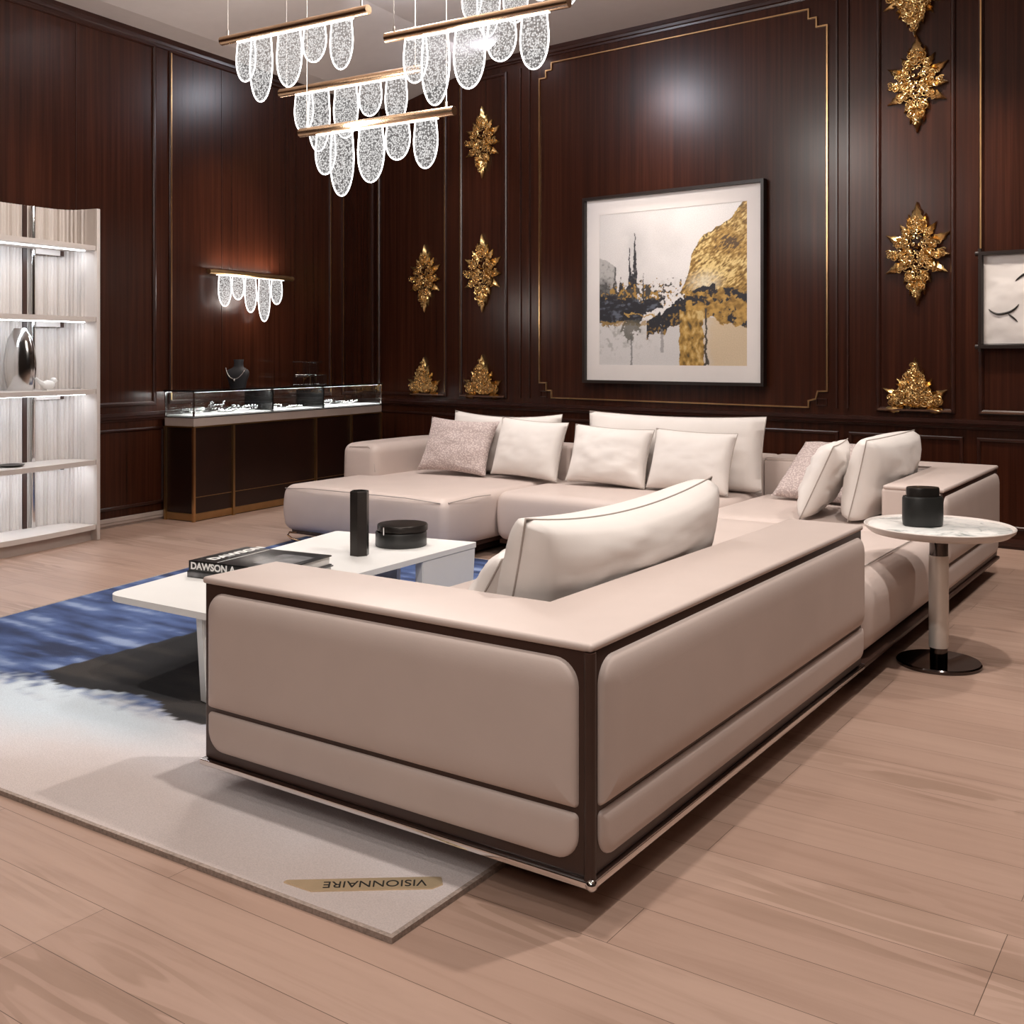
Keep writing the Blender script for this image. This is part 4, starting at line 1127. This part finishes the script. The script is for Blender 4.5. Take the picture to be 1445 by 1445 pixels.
# ------------------------------------------------------------------ light
def spot(name, loc, aim, watts, angle=70, blend=.6, rad=.06, col=(1, .87, .76)):
    l = bpy.data.lights.new(name, 'SPOT'); l.energy = watts; l.spot_size = R(angle); l.spot_blend = blend; l.shadow_soft_size = rad; l.color = col
    o = bpy.data.objects.new(name, l); COL.objects.link(o); o.location = loc
    o.rotation_euler = (Vector(aim) - Vector(loc)).to_track_quat('-Z', 'Y').to_euler(); return o
def point(name, loc, watts, rad=.15, col=(1, .93, .86)):
    l = bpy.data.lights.new(name, 'POINT'); l.energy = watts; l.shadow_soft_size = rad; l.color = col
    o = bpy.data.objects.new(name, l); COL.objects.link(o); o.location = loc; return o
def area(name, loc, aim, watts, sx, sy, col=(1, .90, .82)):
    l = bpy.data.lights.new(name, 'AREA'); l.shape = 'RECTANGLE'; l.size = sx; l.size_y = sy; l.energy = watts; l.color = col
    o = bpy.data.objects.new(name, l); COL.objects.link(o); o.location = loc
    o.rotation_euler = (Vector(aim) - Vector(loc)).to_track_quat('-Z', 'Y').to_euler(); return o
zc = HC - .03
W1 = (1, .925, .86)
spot('downlight_key', (-1.42, 2.15, zc), (-1.5, 2.3, 0), 250, 108, .5, col=W1)
spot('downlight_side', (-.45, 3.6, zc), (-1.2, 3.7, 0), 300, 100, .5, col=W1)
spot('downlight_middle', (-2.9, 5.5, zc), (-2.9, 5.7, 0), 150, 74, col=W1)
spot('downlight_chaise', (-4.7, 5.2, zc), (-4.6, 5.3, 0), 110, 74, col=W1)
spot('downlight_near', (-2.3, -.5, zc), (-2.4, .6, 0), 120, 96, .8, col=W1)
spot('downlight_door', (-.2, .6, zc), (-.2, .9, 0), 80, 96, .8, col=W1)
spot('downlight_aisle', (-4.7, 2.1, zc), (-4.9, 2.3, 0), 230, 62, col=W1)
spot('downlight_far', (-.1, 6.0, zc), (-.3, 5.9, 0), 170, 80, col=W1)
spot('washer_art', PB(3.35, zc, 1.9), PB(3.35, 1.75, 0), 165, 50, .9); spot('washer_art_top', PB(3.3, zc, .6), PB(3.3, 2.9, 0), 75, 50, .9)
spot('washer_ornament', PB(5.3, zc, 1.0), PB(5.27, 2.0, 0), 190, 60, .8)
spot('washer_ornament_b', PB(1.45, zc, 1.0), PB(1.30, 1.8, 0), 150, 56, .8)
spot('washer_artwork', PB(6.4, zc, 1.1), PB(6.2, 1.6, 0), 170, 62, .8)
spot('washer_panel', PA(2.2, HS - .03, .9), PA(2.1, 1.5, 0), 100, 62, .9)
spot('washer_panel_b', PA(4.4, HS - .03, 1.0), PA(4.2, 1.4, 0), 50, 64, .8)
spot('chaise_fill', (-3.3, 1.0, zc), (-4.2, 4.9, .3), 190, 44, .8, col=W1)  # added spot to brighten the front face of the chaise
point('pendant_glow', (-4.2, 4.45, 2.55), 65, .12, (1, .95, .9)); point('pendant_glow_b', (-3.3, 4.35, 2.75), 24, .12, (1, .95, .9))
point('pendant_uplight', (-3.9, 4.7, 3.25), 80, .25, (1, .95, .9))
area('front_fill', (.1, -1.4, zc), (-1.3, 2.2, .2), 105, 1.6, 1.6, W1)  # added soft fill from behind the camera, brightens the sofa faces
point('sconce_glow', PA(1.85, 1.72, .16), 11, .1, (1, .88, .8))
area('sconce_uplight', PA(1.85, 1.95, .09), PA(1.85, 2.6, .03), 5, .8, .03, (1, .86, .76))
# lamps that leave a soft bluish sheen high on the polished wall panels
def sheen(name, S, n, watts, r=.3):
    S = Vector(S); v = (S - Vector((0, 0, 1.25))); v = v - 2 * v.dot(n) * n
    L_ = S + v * ((zc - S.z) / v.z)
    l = bpy.data.lights.new(name, 'AREA'); l.shape = 'DISK'; l.size = r; l.energy = watts; l.color = (.86, .88, 1)
    o = bpy.data.objects.new(name, l); COL.objects.link(o); o.location = L_; o.rotation_euler = (S - L_).to_track_quat('-Z', 'Y').to_euler()
sheen('ceiling_lamp', PB(3.46, 3.25), nB, 26, .16); sheen('ceiling_lamp_b', PA(2.375, 3.30), nA, 10, .16)
# light strips under the shelf boards and inside the showcase top
def strip_light(name, parent_fn, x0, x1, y, z, watts, wide, aim, col):
    a_, b_ = parent_fn(x0, y, z), parent_fn(x1, y, z)
    l = bpy.data.lights.new(name, 'AREA'); l.shape = 'RECTANGLE'; l.size = (b_ - a_).length; l.size_y = wide; l.energy = watts; l.color = col
    o = bpy.data.objects.new(name, l); COL.objects.link(o); o.location = (a_ + b_) / 2
    zz = -Vector(aim).normalized(); xx = (b_ - a_).normalized(); yy = zz.cross(xx).normalized()
    o.rotation_euler = Matrix((xx, yy, zz)).transposed().to_euler()
for z in (1.98, 1.50, 1.016, .54):
    strip_light('board_light', on_shelf, .06, SW - .06, -.055, z - .042, 2.3, .02, (-nA * .5 - Z), (.78, .89, 1))
strip_light('case_light', on_case, .05, LW - .05, .03, .955, 15, .02, (-nA * .5 - Z), (1, .98, .95))
w = bpy.data.worlds.new('world'); scene.world = w; w.use_nodes = True
w.node_tree.nodes['Background'].inputs[0].default_value = (1, .9, .82, 1); w.node_tree.nodes['Background'].inputs[1].default_value = .05

# ------------------------------------------------------------------ camera
cd = bpy.data.cameras.new('camera'); cam = bpy.data.objects.new('camera', cd); COL.objects.link(cam)
cam.location = (0, 0, 1.25); cam.rotation_euler = (PI / 2, 0, R(34.4))
cd.sensor_width = 36; cd.lens = 36 * 1520 / 1445; cd.shift_y = -222.5 / 1445; cd.clip_start = .05
scene.camera = cam
vs = scene.view_settings
vs.view_transform = 'Standard'; vs.look = 'None'; vs.gamma = 1; vs.use_curve_mapping = False; vs.exposure = -0.12
